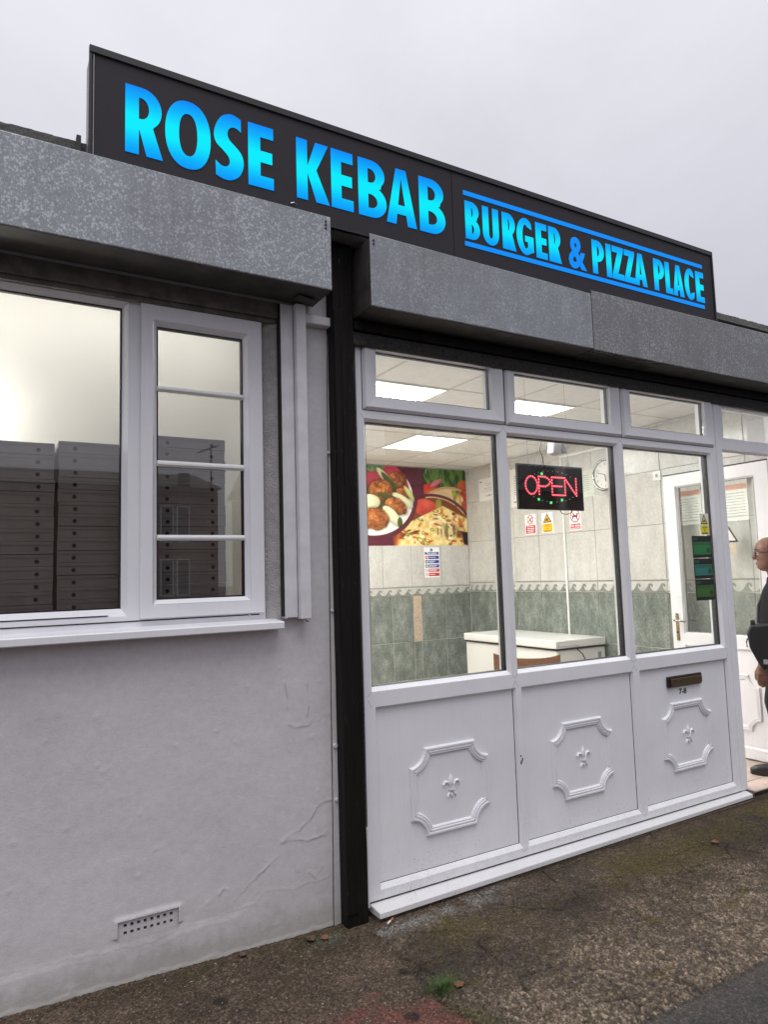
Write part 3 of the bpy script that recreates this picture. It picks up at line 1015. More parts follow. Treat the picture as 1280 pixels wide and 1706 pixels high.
# ------------------------------------------------------------------ left window
def build_window():
    root = thing('white_window', (-1.5, 0.06, 1.26), 'white plastic window with a barred side sash in the grey painted wall', 'window')
    fy, by = 0.062, 0.125
    main = (-2.55, -1.078, 1.372, 2.63)
    side = (-0.985, -0.505, 1.36, 2.63)
    x0, x1, z0, z1 = -2.62, -0.472, 1.297, 2.70
    holed_plate(x0, x1, z0, z1, [(main[0] - .02, main[1] + .02, main[2] - .03, main[3] + .02), side], fy, by).build('outer_frame', M['upvc'], root)
    m = MB()
    o = (main[0] - .02, main[1] + .02, main[2] - .03, main[3] + .02)
    ring(m, o, main, fy, fy + 0.03)
    m.build('glazing_bead', M['upvc'], root)
    m = MB()
    solid_ring(m, inset(main, -.002), inset(main, .006), fy + 0.031, fy + 0.05)
    m.build('gasket', M['rubber'], root)
    m = MB()
    m.box(main[0], main[1], fy + .036, fy + .042, main[2], main[3])
    m.build('pane', M['glass_grey'], root)
    # seam between frame and sill, drainage slots
    m = MB()
    m.box(x0, -0.50, fy - 0.002, fy + .01, 1.318, 1.3225)
    m.box(x0, -1.13, fy - 0.002, fy + .01, 1.346, 1.3485)
    m.build('drain_gap', M['shutter_black'], root)
    # opening sash
    so = (-1.010, -0.478, 1.328, 2.655)
    sg = (-0.942, -0.563, 1.402, 2.565)
    sash = thing('tmp', (0, 0, 0))
    bpy.data.objects.remove(sash)
    m = holed_plate(*so, [inset(sg, -.018)], fy - 0.020, fy - 0.001)
    sash = m.build('sash', M['upvc'], root, bevel=0.003)
    m = MB()
    ring(m, inset(sg, -.018), sg, fy - 0.020, fy + 0.004)
    m.build('glazing_bead', M['upvc'], sash)
    m = MB()
    solid_ring(m, inset(sg, -.002), inset(sg, .006), fy + 0.004, fy + 0.03)
    m.build('gasket', M['rubber'], sash)
    m = MB()
    m.box(sg[0], sg[1], fy + 0.012, fy + 0.018, sg[2], sg[3])
    m.build('pane', M['glass_grey'], sash)
    for zc, h in ((2.293, .011), (1.972, .0125), (1.659, .0115)):
        m = MB()
        m.box(sg[0] + .001, sg[1] - .001, fy - 0.004, fy + 0.0105, zc - h, zc + h)
        m.box(sg[0] + .001, sg[1] - .001, fy - 0.010, fy - 0.0035, zc - h + .006, zc + h - .006)
        m.build('glazing_bar', M['white_print'], sash, bevel=0.002)
    for xc in (-0.545,):
        m = MB()
        Frame((xc, fy, 1.318), (1, 0, 0), (0, 0, 1), (0, -1, 0)).disc(m, 0, 0, 0.006, 0, 0.004, 10)
        m.build('cover_cap', M['old_white'], root)
    # sill
    m = MB()
    m.hexa([(-2.75, -0.052, 1.257), (-0.425, -0.052, 1.257), (-0.425, 0.10, 1.257), (-2.75, 0.10, 1.257),
            (-2.75, -0.052, 1.289), (-0.425, -0.052, 1.289), (-0.425, 0.10, 1.301), (-2.75, 0.10, 1.301)])
    m.build('sill', M['upvc'], root, bevel=0.004)


build_window()


def build_guide():
    root = thing('shutter_guide', (-0.36, 0.0, 1.29), 'white metal shutter guide channel beside the left window', 'shutter guide')
    m = MB()
    z0, z1 = 1.297, 2.735
    m.box(-0.405, -0.395, -0.012, 0.030, z0, z1)
    m.box(-0.395, -0.346, -0.012, 0.030, z0 + .004, z1)
    m.build('channel', M['guide'], root, bevel=0.002)
    m = MB()
    m.box(-0.343, -0.293, -0.045, 0.030, z0 - .004, z1)
    m.build('cover_rail', M['guide'], root, bevel=0.003)
    m = MB()
    m.box(-0.412, -0.4055, -0.004, 0.026, z0 + .01, z1)
    m.build('slot', M['shutter_black'], root)
    m = MB()
    m.tube([(-0.32, -0.03, z0 - .006), (-0.312, -0.034, z0 - .016), (-0.305, -0.036, z0 - .012)], 0.003, 6)
    m.build('wire_end', M['ink'], root)


build_guide()


def build_post():
    # charcoal timber post, slightly wavy edges
    root = thing('timber_post', (-0.095, -0.045, -0.08), 'tall black stained timber post between grey wall and shopfront', 'post')
    zs = np.linspace(-0.10, 3.075, 90)
    m = MB()
    rng = np.random.RandomState(3)
    jl = np.cumsum(rng.randn(90)) * 0.0006
    jr = np.cumsum(rng.randn(90)) * 0.0006
    for i, z in enumerate(zs):
        wl_ = 0.0035 * math.sin(z * 9) * 0.3
        m.v += [(-0.152 + jl[i] * .4, -0.042, z), (-0.046 + jr[i] * .4 + wl_, -0.042, z), (-0.046 + jr[i] * .4 + wl_, 0.16, z), (-0.152 + jl[i] * .4, 0.16, z)]
    for i in range(89):
        for k in range(4):
            a, b = 4 * i + k, 4 * i + (k + 1) % 4
            m.f.append((a, b, b + 4, a + 4))
    m.f += [(3, 2, 1, 0), (356, 357, 358, 359)]
    m.mi = [0] * len(m.f)
    m.build('timber_core', M['post'], root)
    m = MB()
    m.box(-0.1525, -0.096, -0.052, -0.0425, 0.0, 2.74)
    m.box(-0.118, -0.106, -0.0555, -0.0525, 1.9, 2.70)
    m.build('face_board', M['post'], root, bevel=0.003)


build_post()


# ------------------------------------------------------------------ shutter boxes
def shutter_box(x0, x1, yf, zb, zt, mat, label, dent=0.0, screws=(), seamx=None, end_left=False):
    root = thing('shutter_box', ((x0 + x1) / 2, -0.1, zb), label, 'shutter box', 'galvanised shutter boxes over the shop windows')
    n = 40
    m = MB()
    # front sheet with slight waves, folded underside
    for i in range(n + 1):
        x = x0 + (x1 - x0) * i / n
        w = 0.0009 * math.sin(i * 0.9 + x0) + 0.0012 * math.sin(i * 0.31)
        zt_ = zt[0] + (zt[1] - zt[0]) * i / n
        zb_ = zb + dent * math.exp(-((x - x1) / 0.05) ** 2)
        m.v += [(x, yf + 0.004, zt_), (x, yf + w, zt_ - .004), (x, yf + w * 1.2, (zt_ + zb_) / 2), (x, yf + w, zb_ + 0.004), (x, yf + 0.004, zb_)]
    for i in range(n):
        for k in range(4):
            a = 5 * i + k
            m.f.append((a, a + 1, a + 6, a + 5))
    m.mi = [0] * len(m.f)
    o = m.build('front_sheet', mat, root)
    m = MB()
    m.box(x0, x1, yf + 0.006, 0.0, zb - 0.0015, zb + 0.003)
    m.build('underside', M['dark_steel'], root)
    m = MB()
    m.box(x0, x1, yf + 0.005, 0.02, min(zt) - 0.006, min(zt) - 0.002)
    m.build('top_sheet', mat, root)
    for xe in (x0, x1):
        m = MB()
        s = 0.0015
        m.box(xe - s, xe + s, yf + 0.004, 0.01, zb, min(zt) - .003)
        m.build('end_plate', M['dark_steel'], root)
    for sx, sz in screws:
        m = MB()
        Frame((sx, yf, sz), (1, 0, 0), (0, 0, 1), (0, -1, 0)).disc(m, 0, 0, 0.005, -0.003, 0.004, 8)
        m.build('rivet', M['ink'], root)
    return root


b1 = shutter_box(-4.2, -0.238, -0.21, 2.752, (3.118, 3.095), M['galvanised_coarse'], 'coarse flecked galvanised shutter box over the left window',
                 screws=[(-0.262, 3.068), (-0.262, 3.052), (-0.262, 3.036)])
m = MB()          # bent flap at the broken end of the underside
m.hexa([(-0.36, -0.12, 2.742), (-0.262, -0.10, 2.735), (-0.262, -0.05, 2.738), (-0.36, -0.05, 2.742), (-0.36, -0.12, 2.747), (-0.262, -0.10, 2.741), (-0.262, -0.05, 2.745), (-0.36, -0.05, 2.748)])
m.build('bent_flap', M['dark_steel'], b1)
shutter_box(-0.036, 1.405, -0.21, 2.718, (3.068, 3.045), M['galvanised_fine'], 'smooth grey shutter box directly right of the black timber post',
            screws=[(-0.015, 3.035), (-0.015, 3.018)])
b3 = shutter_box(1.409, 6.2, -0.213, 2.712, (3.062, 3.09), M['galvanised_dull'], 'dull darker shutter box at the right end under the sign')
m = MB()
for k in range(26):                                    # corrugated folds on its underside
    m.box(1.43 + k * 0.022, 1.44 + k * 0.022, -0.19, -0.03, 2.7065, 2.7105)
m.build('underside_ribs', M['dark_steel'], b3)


# ------------------------------------------------------------------ upper wall, roof edge
def build_roof():
    root = thing('flat_roof', (1.0, 0.1, 3.1), 'low flat roof edge with rough dark felt behind the sign', 'roof')
    m = MB()
    m.box(-5.0, 7.0, 0.06, 0.24, 3.13, 3.235)
    m.build('fascia_board', plain('weathered_fascia', (0.20, 0.195, 0.18), 0.8, var=0.25, scale=30), root)
    m = MB()
    m.box(-5.0, 7.0, 0.0, 5.6, 3.237, 3.25)
    m.build('roof_deck', M['felt'], root)
    xs = np.arange(-5, 7, 0.012)
    v = np.linspace(0, 1, 8)
    Xg, V = np.meshgrid(xs, v)
    zz = 3.215 + V * 0.047 + 0.006 * (fbm(Xg * 30, V * 3, 3, 3) - .5) * V
    yy = -0.002 - 0.008 * (fbm(Xg * 40, V * 6, 3, 4) - .5)
    link('felt_drip', grid_mesh('felt_drip', np.stack([Xg, yy, zz], -1)), M['felt'], root)
    m = MB()
    m.box(-5.0, 7.0, 0.004, 0.06, 3.251, 3.262)
    m.build('felt_cap', M['felt'], root)
    m = MB()
    m.box(-1.275, -1.258, -0.03, 0.0, 3.20, 3.275)
    m.build('end_upstand', M['dark_steel'], root)
    # wall over the shopfront, behind the boxes
    r2 = thing('shop_upper_wall', (1.3, 0.1, 2.6), 'dark stained timber lintel above the white shopfront', 'lintel')
    m = MB()
    m.box(-0.044, 6.2, 0.004, 0.072, 2.602, 3.12)
    m.build('lintel', M['post'], r2)
    m = MB()
    m.box(-0.040, 6.2, -0.030, 0.003, 2.588, 2.655)
    m.build('lower_board', plain('dirty_lintel_board', (0.045, 0.043, 0.042), 0.8, var=0.5, scale=60, bump=0.003), r2, bevel=0.004)
    m = MB()
    m.box(-0.040, 6.2, -0.055, 0.003, 2.657, 2.70)
    m.build('shutter_slot', M['post'], r2, bevel=0.004)
    # side and back walls of the building
    r3 = thing('side_wall', (4.9, 0.1, -0.1), 'plain white painted wall beyond the shop doorway', 'wall')
    m = MB()
    m.box(3.545, 7.0, 0.004, 0.24, -0.14, 2.58)
    m.build('masonry', M['render'], r3)


build_roof()


# ------------------------------------------------------------------ sign
def arc(cx, cy, rx, ry, a0, a1, n=14):
    return [(cx + rx * math.cos(R(a0 + (a1 - a0) * k / n)), cy + ry * math.sin(R(a0 + (a1 - a0) * k / n))) for k in range(n + 1)]


def sup(cx, cy, rx, ry, n=40, p=2.25):
    out = []
    for k in range(n):
        t = 2 * math.pi * k / n
        c, s = math.cos(t), math.sin(t)
        out.append((cx + rx * math.copysign(abs(c) ** (2 / p), c), cy + ry * math.copysign(abs(s) ** (2 / p), s)))
    return out


def glyph(ch, w, s, t=0.185):
    hx = max(w * .42, s + .012)
    if ch == 'I':
        return [[(0, 0), (w, 0), (w, 1), (0, 1)]]
    if ch == 'L':
        return [[(0, 0), (w, 0), (w, t), (s, t), (s, 1), (0, 1)]]
    if ch == 'E':
        return [[(0, 0), (w, 0), (w, t), (s, t), (s, .41), (w * .95, .41), (w * .95, .59), (s, .59), (s, 1 - t), (w, 1 - t), (w, 1), (0, 1)]]
    if ch == 'Z':
        return [[(0, 0), (w, 0), (w, t), (w * .48, t), (w, 1 - t * .55), (w, 1), (0.03, 1), (0.03, 1 - t), (w * .50, 1 - t), (0, t * .55)]]
    if ch == 'K':
        return [[(0, 0), (s, 0), (s, .47), (w - s * 1.25, 0), (w, 0), (w * .60, .53), (w * .98, 1), (w * .98 - s * 1.22, 1), (s, .56), (s, 1), (0, 1)]]
    if ch == 'A':
        l_ = s * 1.0
        ax0, ax1 = w * .335, w * .665
        lx = lambda z: l_ + (w * .5 - l_) * (z / .90)
        return [[(0, 0), (l_, 0), (lx(.19), .19), (w - lx(.19), .19), (w - l_, 0), (w, 0), (ax1, 1), (ax0, 1)], [(lx(.35), .35), (w * .5, .86), (w - lx(.35), .35)]]
    if ch == 'U':
        r = w / 2
        return [[(0, 1), (0, .30)] + arc(r, .30, r, .315, 180, 360)[1:-1] + [(w, .30), (w, 1), (w - s, 1), (w - s, .30)] + arc(r, .30, r - s, .135, 360, 180)[1:-1] + [(s, .30), (s, 1)]]
    if ch == 'O':
        return [sup(w / 2, .5, w / 2, .515), sup(w / 2, .5, w / 2 - s * 1.03, .515 - t * 1.02)]
    if ch == 'C':
        a0 = 52
        return [arc(w * .55, .5, w * .55, .515, a0, 360 - a0, 26) + [(w * .93, t * .9 + .10)] + arc(w * .55, .5, w * .55 - s, .515 - t, 360 - a0 - 8, a0 + 8, 22) + [(w * .93, 1 - t * .9 - .10)]]
    if ch == 'G':
        return [arc(w * .53, .5, w * .53, .515, 50, 300, 26) + [(w, .10), (w, .52), (w * .50, .52), (w * .50, .36), (w - s, .36), (w - s, .20)] + arc(w * .53, .5, w * .53 - s, .515 - t, 300, 60, 22) + [(w * .90, 1 - t * 1.5)]]
    if ch == 'P':
        return [[(0, 0), (s, 0), (s, .37)] + arc(w * .45, .685, w * .55, .315, -90, 90) + [(0, 1)], [(s, .53), (hx, .53)] + arc(hx, .685, max(.03, w - s * .95 - hx), .155, -88, 88, 8) + [(hx, .84), (s, .84)]]
    if ch == 'R':
        return [[(0, 0), (s, 0), (s, .36), (s + .01, .36), (w - s * 1.22, 0), (w, 0), (w * .73, .435)] + arc(w * .45, .70, w * .52, .30, -52, 90) + [(0, 1)],
                [(s, .53), (hx, .53)] + arc(hx, .69, max(.03, w * .97 - s * .95 - hx), .16, -88, 88, 8) + [(hx, .85), (s, .85)]]
    if ch == 'B':
        return [[(0, 0), (w * .45, 0)] + arc(w * .47, .275, w * .53, .275, -88, 62)[1:] + [(w * .80, .535)] + arc(w * .45, .755, w * .50, .245, -42, 90) + [(0, 1)],
                [(s, .155), (hx, .155)] + arc(hx, .28, max(.03, w - s * .95 - hx), .125, -88, 88, 8) + [(hx, .405), (s, .405)],
                [(s, .60), (hx, .60)] + arc(hx, .725, max(.03, w * .95 - s * .95 - hx), .125, -88, 88, 8) + [(hx, .85), (s, .85)]]
    if ch == 'S':
        K_ = [(0.918, 0.983), (0.698, 1.022), (0.505, 1.02), (0.258, 0.954), (0.082, 0.817), (0.005, 0.652), (0.082, 0.522), (0.286, 0.441), (0.467, 0.363), (0.533, 0.289), (0.5, 0.217), (0.379, 0.175), (0.231, 0.181), (0.055, 0.239), (0.066, 0.02), (0.313, -0.02), (0.588, -0.01), (0.863, 0.084), (1.0, 0.254), (0.951, 0.412), (0.764, 0.516), (0.533, 0.605), (0.456, 0.692), (0.505, 0.782), (0.643, 0.831), (0.797, 0.826), (0.918, 0.787)]
        corner = {0, 13, 14, 26}
        n = len(K_)
        O_ = []
        for i in range(n):
            p1, p2 = Vector(K_[i]), Vector(K_[(i + 1) % n])
            p0 = Vector(K_[i - 1]) if i not in corner else p1
            p3 = Vector(K_[(i + 2) % n]) if (i + 1) % n not in corner else p2
            steps = 1 if (i in corner and (i + 1) % n in corner) else 4
            for k in range(steps):
                u = k / steps
                q = 0.5 * ((2 * p1) + (p2 - p0) * u + (2 * p0 - 5 * p1 + 4 * p2 - p3) * u * u + (3 * p1 - p0 - 3 * p2 + p3) * u ** 3)
                O_.append((q.x * w, q.y))
        return [O_]
    raise ValueError(ch)


def build_sign():
    root = thing('shop_sign', (0.7, -0.07, 3.08), 'long black shop sign with glowing blue ROSE KEBAB BURGER & PIZZA PLACE lettering', 'sign')
    x0, x1, z0, z1 = -1.243, 2.655, 3.082, 3.585
    yf, yb = -0.150, -0.004
    xm = 0.497
    m = MB()
    m.box(x0 + .006, x1 - .006, yf + .012, yb, z0 + .004, z1 - .004)
    m.build('light_box', M['sign_side'], root)
    panels = []
    for a, b in ((x0 + .012, xm - .0015), (xm + .0015, x1 - .012)):
        m = MB()
        m.box(a, b, yf, yf + .010, z0 + .008, z1 - .03)
        panels.append(m.build('face_panel', M['sign_face'], root, bevel=0.0008))
    # angle trim all round
    m = MB()
    m.box(x0 - .002, x1 + .002, yf - .008, yf + .014, z1 - .031, z1)
    m.build('trim', M['sign_trim'], root, bevel=0.002)
    m = MB()
    m.box(x0 - .002, x0 + .009, yf - .006, yf + .014, z0, z1 - .032)
    m.build('trim', M['sign_trim'], root, bevel=0.002)
    m = MB()
    m.box(x1 - .012, x1 + .002, yf - .008, yf + .014, z0, z1 - .032)
    m.build('trim', M['sign_trim'], root, bevel=0.002)
    m = MB()
    m.box(x0 + .010, x1 - .013, yf - .006, yf + .014, z0 - .003, z0 + .006)
    m.build('trim', M['sign_trim'], root, bevel=0.002)
    m = MB()
    m.box(x0 + .013, x0 + .0165, yf - .003, yf - .0005, z0 + .01, z1 - .034)
    m.build('edge_strip', M['sign_side'], root)
    fr = Frame((0, yf, 0), (1, 0, 0), (0, 0, 1), (0, -1, 0))
    H, zb = 0.287, 3.184
    big = [('R', -1.110, .146, .052), ('O', -.954, .188, .054), ('S', -.752, .130, .052), ('E', -.600, .116, .055), ('K', -.373, .163, .053), ('E', -.199, .114, .052),
           ('B', -.056, .153, .052), ('A', .098, .172, .052), ('B', .290, .156, .052)]
    for ch, x, w, s in big:
        cs = [[(px * H, py * H) for px, py in c] for c in glyph(ch, w / H, s / H)]
        link('letter', outline_mesh('letter', cs, fr, x, zb, 0.0006, 0.0012), M['lit_big'], panels[0])
    H, zb = 0.206, 3.209
    s = .040
    small = [('B', .575, .094), ('U', .690, .108), ('R', .824, .092), ('G', .925, .120), ('E', 1.064, .082), ('R', 1.161, .092),
             ('P', 1.505, .098), ('I', 1.622, .042), ('Z', 1.670, .102), ('Z', 1.776, .096), ('A', 1.866, .113), ('P', 2.048, .098), ('L', 2.157, .066), ('A', 2.229, .107), ('C', 2.348, .100), ('E', 2.462, .082)]
    for ch, x, w in small:
        cs = [[(px * H, py * H) for px, py in c] for c in glyph(ch, w / H, s / H, .18)]
        link('letter', outline_mesh('letter', cs, fr, x, zb, 0.0006, 0.0012), M['lit_small'], panels[1])
    link('letter', text_mesh('letter', '&', 0.262, fr, 1.312, 3.214, 0.0006, thick=0.0012, bold=0.0075, sx=0.78), M['lit_line'], panels[1])
    for z in (3.457, 3.180):
        m = MB()
        fr.rect(m, .568, 2.538, z - .012, z + .012, 0.0006, 0.003)
        m.build('blue_line', M['lit_line'], panels[1])
    m = MB()
    m.tube([(-.405, yf - .004, 3.145), (-.39, yf - .008, 3.15), (-.38, yf - .008, 3.143)], 0.003, 6)
    m.build('loose_screw', M['chrome'], root)


build_sign()
# ------------------------------------------------------------------ shopfront
def moulding(fr, parent, x0, x1, z0, z1, r, mat):
    prof = [(0, 0), (.002, .007), (.007, .010), (.0115, .0065), (.015, .0125), (.021, .0125), (.0245, .008), (.028, .014), (.036, .014), (.040, .009), (.042, 0)]
    pts = []
    pts += [(x0 + r, z0), (x1 - r, z0)] + arc(x1, z0, r, r, 180, 90, 8)[1:-1] + [(x1, z0 + r), (x1, z1 - r)] + arc(x1, z1, r, r, 270, 180, 8)[1:-1]
    pts += [(x1 - r, z1), (x0 + r, z1)] + arc(x0, z1, r, r, 360, 270, 8)[1:-1] + [(x0, z1 - r), (x0, z0 + r)] + arc(x0, z0, r, r, 90, 0, 8)[1:-1]
    n = len(pts)
    m = MB()
    for i, p in enumerate(pts):
        a, b = Vector(pts[i - 1]), Vector(pts[(i + 1) % n])
        p = Vector(p)
        d0, d1 = (p - a).normalized(), (b - p).normalized()
        n0, n1 = Vector((-d0.y, d0.x)), Vector((-d1.y, d1.x))
        nn = (n0 + n1).normalized()
        sc = 1 / max(0.45, nn.dot(n0))
        for u, h in prof:
            q = p + nn * (0.042 - u) * sc           # outer edge on the path, runs inwards
            m.v.append(tuple(fr.p(q.x, q.y, h)))
    k = len(prof)
    for i in range(n):
        for j in range(k - 1):
            a, b = i * k + j, ((i + 1) % n) * k + j
            m.f.append((a, b, b + 1, a + 1))
    m.mi = [0] * len(m.f)
    return m.build('moulding', mat, parent)


def puff(m, fr, pts, h, c=None, sc=0.35):
    """a small raised petal: outline sloping up to a ridge"""
    cx_ = c or (sum(p[0] for p in pts) / len(pts), sum(p[1] for p in pts) / len(pts))
    n = len(pts)
    inner = [(cx_[0] + (p[0] - cx_[0]) * sc, cx_[1] + (p[1] - cx_[1]) * sc) for p in pts]
    mid = [(cx_[0] + (p[0] - cx_[0]) * (.5 + sc / 2), cx_[1] + (p[1] - cx_[1]) * (.5 + sc / 2)) for p in pts]
    vs_ = [fr.p(a, b, 0) for a, b in pts] + [fr.p(a, b, h * .8) for a, b in mid] + [fr.p(a, b, h) for a, b in inner]
    fs_ = [(k, (k + 1) % n, n + (k + 1) % n, n + k) for k in range(n)] + [(n + k, n + (k + 1) % n, 2 * n + (k + 1) % n, 2 * n + k) for k in range(n)] + [tuple(range(2 * n, 3 * n))]
    m.add(vs_, fs_)


def strip_path(pts, w):
    P = [Vector(p) for p in pts]
    L, Rr = [], []
    for i, q in enumerate(P):
        d = (P[min(i + 1, len(P) - 1)] - P[max(i - 1, 0)]).normalized()
        nrm = Vector((-d.y, d.x))
        L.append(q + nrm * w[i] / 2)
        Rr.append(q - nrm * w[i] / 2)
    return L, Rr


def fleur(fr, cx_, cz_, parent, mat, s=1.0):
    f2 = Frame(fr.p(cx_, cz_, 0.0), fr.u * s, fr.v * s, fr.n * s)
    m = MB()
    puff(m, f2, [(0, .062), (.012, .040), (.015, .022), (.008, .0), (0, -.012), (-.008, .0), (-.015, .022), (-.012, .040)], .011, (0, .018), .2)
    for sg in (1, -1):
        L, Rr = strip_path([(sg * .007, -.010), (sg * .013, .008), (sg * .024, .022), (sg * .038, .024), (sg * .048, .012), (sg * .047, .000)], [.006, .009, .013, .015, .012, .003])
        for i in range(len(L) - 1):
            q = [tuple(L[i]), tuple(L[i + 1]), tuple(Rr[i + 1]), tuple(Rr[i])]
            c_ = [((L[i] + Rr[i]) / 2), ((L[i + 1] + Rr[i + 1]) / 2)]
            vs_ = [f2.p(*L[i], 0), f2.p(*L[i + 1], 0), f2.p(*Rr[i + 1], 0), f2.p(*Rr[i], 0), f2.p(*c_[0], .010), f2.p(*c_[1], .010)]
            m.add(vs_, [(0, 1, 5, 4), (4, 5, 2, 3)])
        L, Rr = strip_path([(sg * .006, -.022), (sg * .013, -.032), (sg * .022, -.042), (sg * .026, -.050)], [.006, .010, .010, .003])
        for i in range(len(L) - 1):
            c_ = [((L[i] + Rr[i]) / 2), ((L[i + 1] + Rr[i + 1]) / 2)]
            vs_ = [f2.p(*L[i], 0), f2.p(*L[i + 1], 0), f2.p(*Rr[i + 1], 0), f2.p(*Rr[i], 0), f2.p(*c_[0], .009), f2.p(*c_[1], .009)]
            m.add(vs_, [(0, 1, 5, 4), (4, 5, 2, 3)])
    puff(m, f2, [(0, -.020), (.011, -.040), (0, -.062), (-.011, -.040)], .010, (0, -.04), .2)
    m2 = MB()
    f2.poly(m2, [(-.016, -.019), (.016, -.019), (.016, -.011), (-.016, -.011)], 0, .012)
    m.add(m2.v, m2.f)
    return m.build('fleur_de_lis', mat, parent)


PANES = [(0.038, 0.858), (0.931, 1.780), (1.857, 2.695)]
FANS = [(0.018, 0.905), (0.916, 1.832), (1.843, 2.739)]
FGL = [(0.096, 0.812), (0.985, 1.735), (1.925, 2.655)]
PZ0, PZ1 = 0.953, 2.226
PANELS = [(0.046, 0.890), (0.940, 1.800), (1.868, 2.715)]


def build_shopfront():
    root = thing('shopfront', (1.4, 0, -0.02), 'white plastic shopfront with three tall panes over moulded fleur-de-lis panels', 'shopfront')
    U = M['upvc']
    ow = .016
    holes = []
    for (a, b), (c, d) in zip(PANES, PANELS):
        holes.append((a - ow, b + ow, PZ0 - .020, PZ1 + .014))
        holes.append((c - .004, d + .008, 0.062 - .020, 0.848 + .014))
    for a, b in FGL:
        holes.append((a - .03, b + .03, 2.33, 2.585))
    holed_plate(-0.0165, 2.768, 0.0, 2.60, holes, 0.0, 0.07).build('frame', U, root)
    m = MB()
    m.box(2.7705, 2.838, -0.004, 0.09, 0.0, 2.60)
    m.build('door_post', U, root, bevel=0.004)
    # weld seams and butt joints
    m = MB()
    for x0, x1, z in ((-.0165, .022, 2.276), (.874, .915, 2.232), (1.796, 1.841, 2.232)):
        pass
    def seam(a, b, w=0.0016):
        FRONT.line(m, a, b, w, 0.0, 0.0004)
    for xa, xb in ((-.0165, .022), (0.874, 0.915), (1.796, 1.841), (2.711, 2.768)):
        xc = (xa + xb) / 2
        for z in (2.24, 0.906):
            if xa > 0.5:
                seam((xa, z - .0), (xc, z + .024)) if z > 2 else (seam((xa, .933), (xc, .912)), seam((xa, .862), (xc, .896)))
            if xb < 2.7:
                seam((xb, z), (xc, z + .024)) if z > 2 else (seam((xb, .933), (xc, .912)), seam((xb, .862), (xc, .896)))
    for xc in (.905, 1.832):
        seam((xc - .018, .042), (xc, .022))
        seam((xc + .02, .042), (xc, .022))
    tag(m.build('weld_seam', M['seam'], root), kind='stuff')
    for (a, b), (c, d), (e_, f), (g, h) in zip(PANES, PANELS, FANS, FGL):
        # main light
        m = MB()
        ring(m, (a - ow, b + ow, PZ0 - .020, PZ1 + .014), (a, b, PZ0, PZ1), 0.0, 0.022)
        m.build('glazing_bead', U, root)
        m = MB()
        solid_ring(m, (a - .012, b + .012, PZ0 - .012, PZ1 + .012), (a + .003, b - .002, PZ0 + .002, PZ1 - .003), 0.0225, 0.036)
        solid_ring(m, (a - .012, b + .012, PZ0 - .012, PZ1 + .012), (a + .004, b - .004, PZ0 + .003, PZ1 - .004), 0.0365, 0.060)
        m.build('gasket', M['rubber'], root)
        m = MB()
        m.box(a + .001, b - .001, 0.029, 0.035, PZ0 + .001, PZ1 - .001)
        m.build('pane', M['glass'], root)
        m = MB()
        solid_ring(m, (a - .03, b + .03, PZ0 - .03, PZ1 + .03), (a - .006, b + .006, PZ0 - .006, PZ1 + .006), 0.071, 0.085)
        m.build('inner_bead', U, root)
        # fanlight sash
        sz0, sz1, gz0, gz1 = 2.282, 2.62, 2.356, 2.582
        m = MB()
        ring(m, (e_, f, sz0, sz1), (e_ + .012, f - .012, sz0 + .014, sz1 - .01), -0.0006, -0.017)
        ring(m, (e_ + .012, f - .012, sz0 + .014, sz1 - .01), (g - .006, h + .006, gz0 - .006, gz1 + .006), -0.017, -0.012)
        ring(m, (g - .006, h + .006, gz0 - .006, gz1 + .006), (g, h, gz0, gz1), -0.012, 0.012)
        ring(m, (g, h, gz0, gz1), (g, h, gz0, gz1), 0.012, 0.06)
        sash = m.build('fanlight_sash', U, root)
        m = MB()
        m.box(g + .001, h - .001, 0.004, 0.010, gz0 + .001, gz1 - .001)
        m.build('pane', M['glass'], sash)
        m = MB()
        solid_ring(m, (e_ - .0045, f + .0045, sz0 - .0035, sz1), (e_ - .0005, f + .0005, sz0 - .0003, sz1 - .004), -0.0008, 0.0)
        m.build('shadow_gap', M['rubber'], sash)
        m = MB()
        solid_ring(m, (g - .001, h + .001, gz0 - .001, gz1 + .001), (g + .004, h - .004, gz0 + .004, gz1 - .006), 0.0105, 0.030)
        m.build('gasket', M['rubber'], sash)
        # lower panel
        m = MB()
        ring(m, (c - .004, d + .008, 0.042, 0.862), (c, d, 0.064, 0.848), 0.0, 0.0185)
        m.build('glazing_bead', U, root)
        m = MB()
        m.box(c - .002, d + .002, 0.020, 0.05, 0.060, 0.850)
        pan = m.build('panel', U, root)
        m = MB()
        m.box(d - .0035, d + .0012, 0.0190, 0.0205, 0.064, 0.848)
        m.box(c, d - .004, 0.0190, 0.0205, 0.0632, 0.0662)
        m.build('gasket', M['rubber'], pan)
        pf = Frame((0, 0.020, 0), (1, 0, 0), (0, 0, 1), (0, -1, 0))
        xm = {0: .466, 1: 1.3775, 2: 2.296}[PANES.index((a, b))]
        moulding(pf, pan, xm - .238, xm + .238, 0.217, 0.633, 0.085, U)
        fleur(pf, xm + .004, 0.427, pan, U, 1.0)
    # threshold
    m = MB()
    m.hexa([(-0.012, -0.086, -0.040), (2.800, -0.058, -0.034), (2.835, 0.05, -0.034), (-0.016, 0.05, -0.040),
            (-0.012, -0.086, -0.0135), (2.800, -0.058, -0.010), (2.835, 0.05, -0.002), (-0.016, 0.05, -0.002)])
    m.build('threshold', U, root, bevel=0.003)
    m = MB()
    m.box(-0.012, 2.80, -0.070, 0.05, -0.20, -0.041)
    m.build('packing', M['debris'], root)
    m = MB()
    m.box(-0.016, 2.768, -0.0012, 0.004, -0.0018, 0.0016)
    m.build('gasket', M['rubber'], root)
    # old timber edge at the left
    m = MB()
    m.box(-0.030, -0.0175, -0.006, 0.05, -0.02, 0.33)
    m.build('cracked_edge', M['old_white'], root, bevel=0.002)
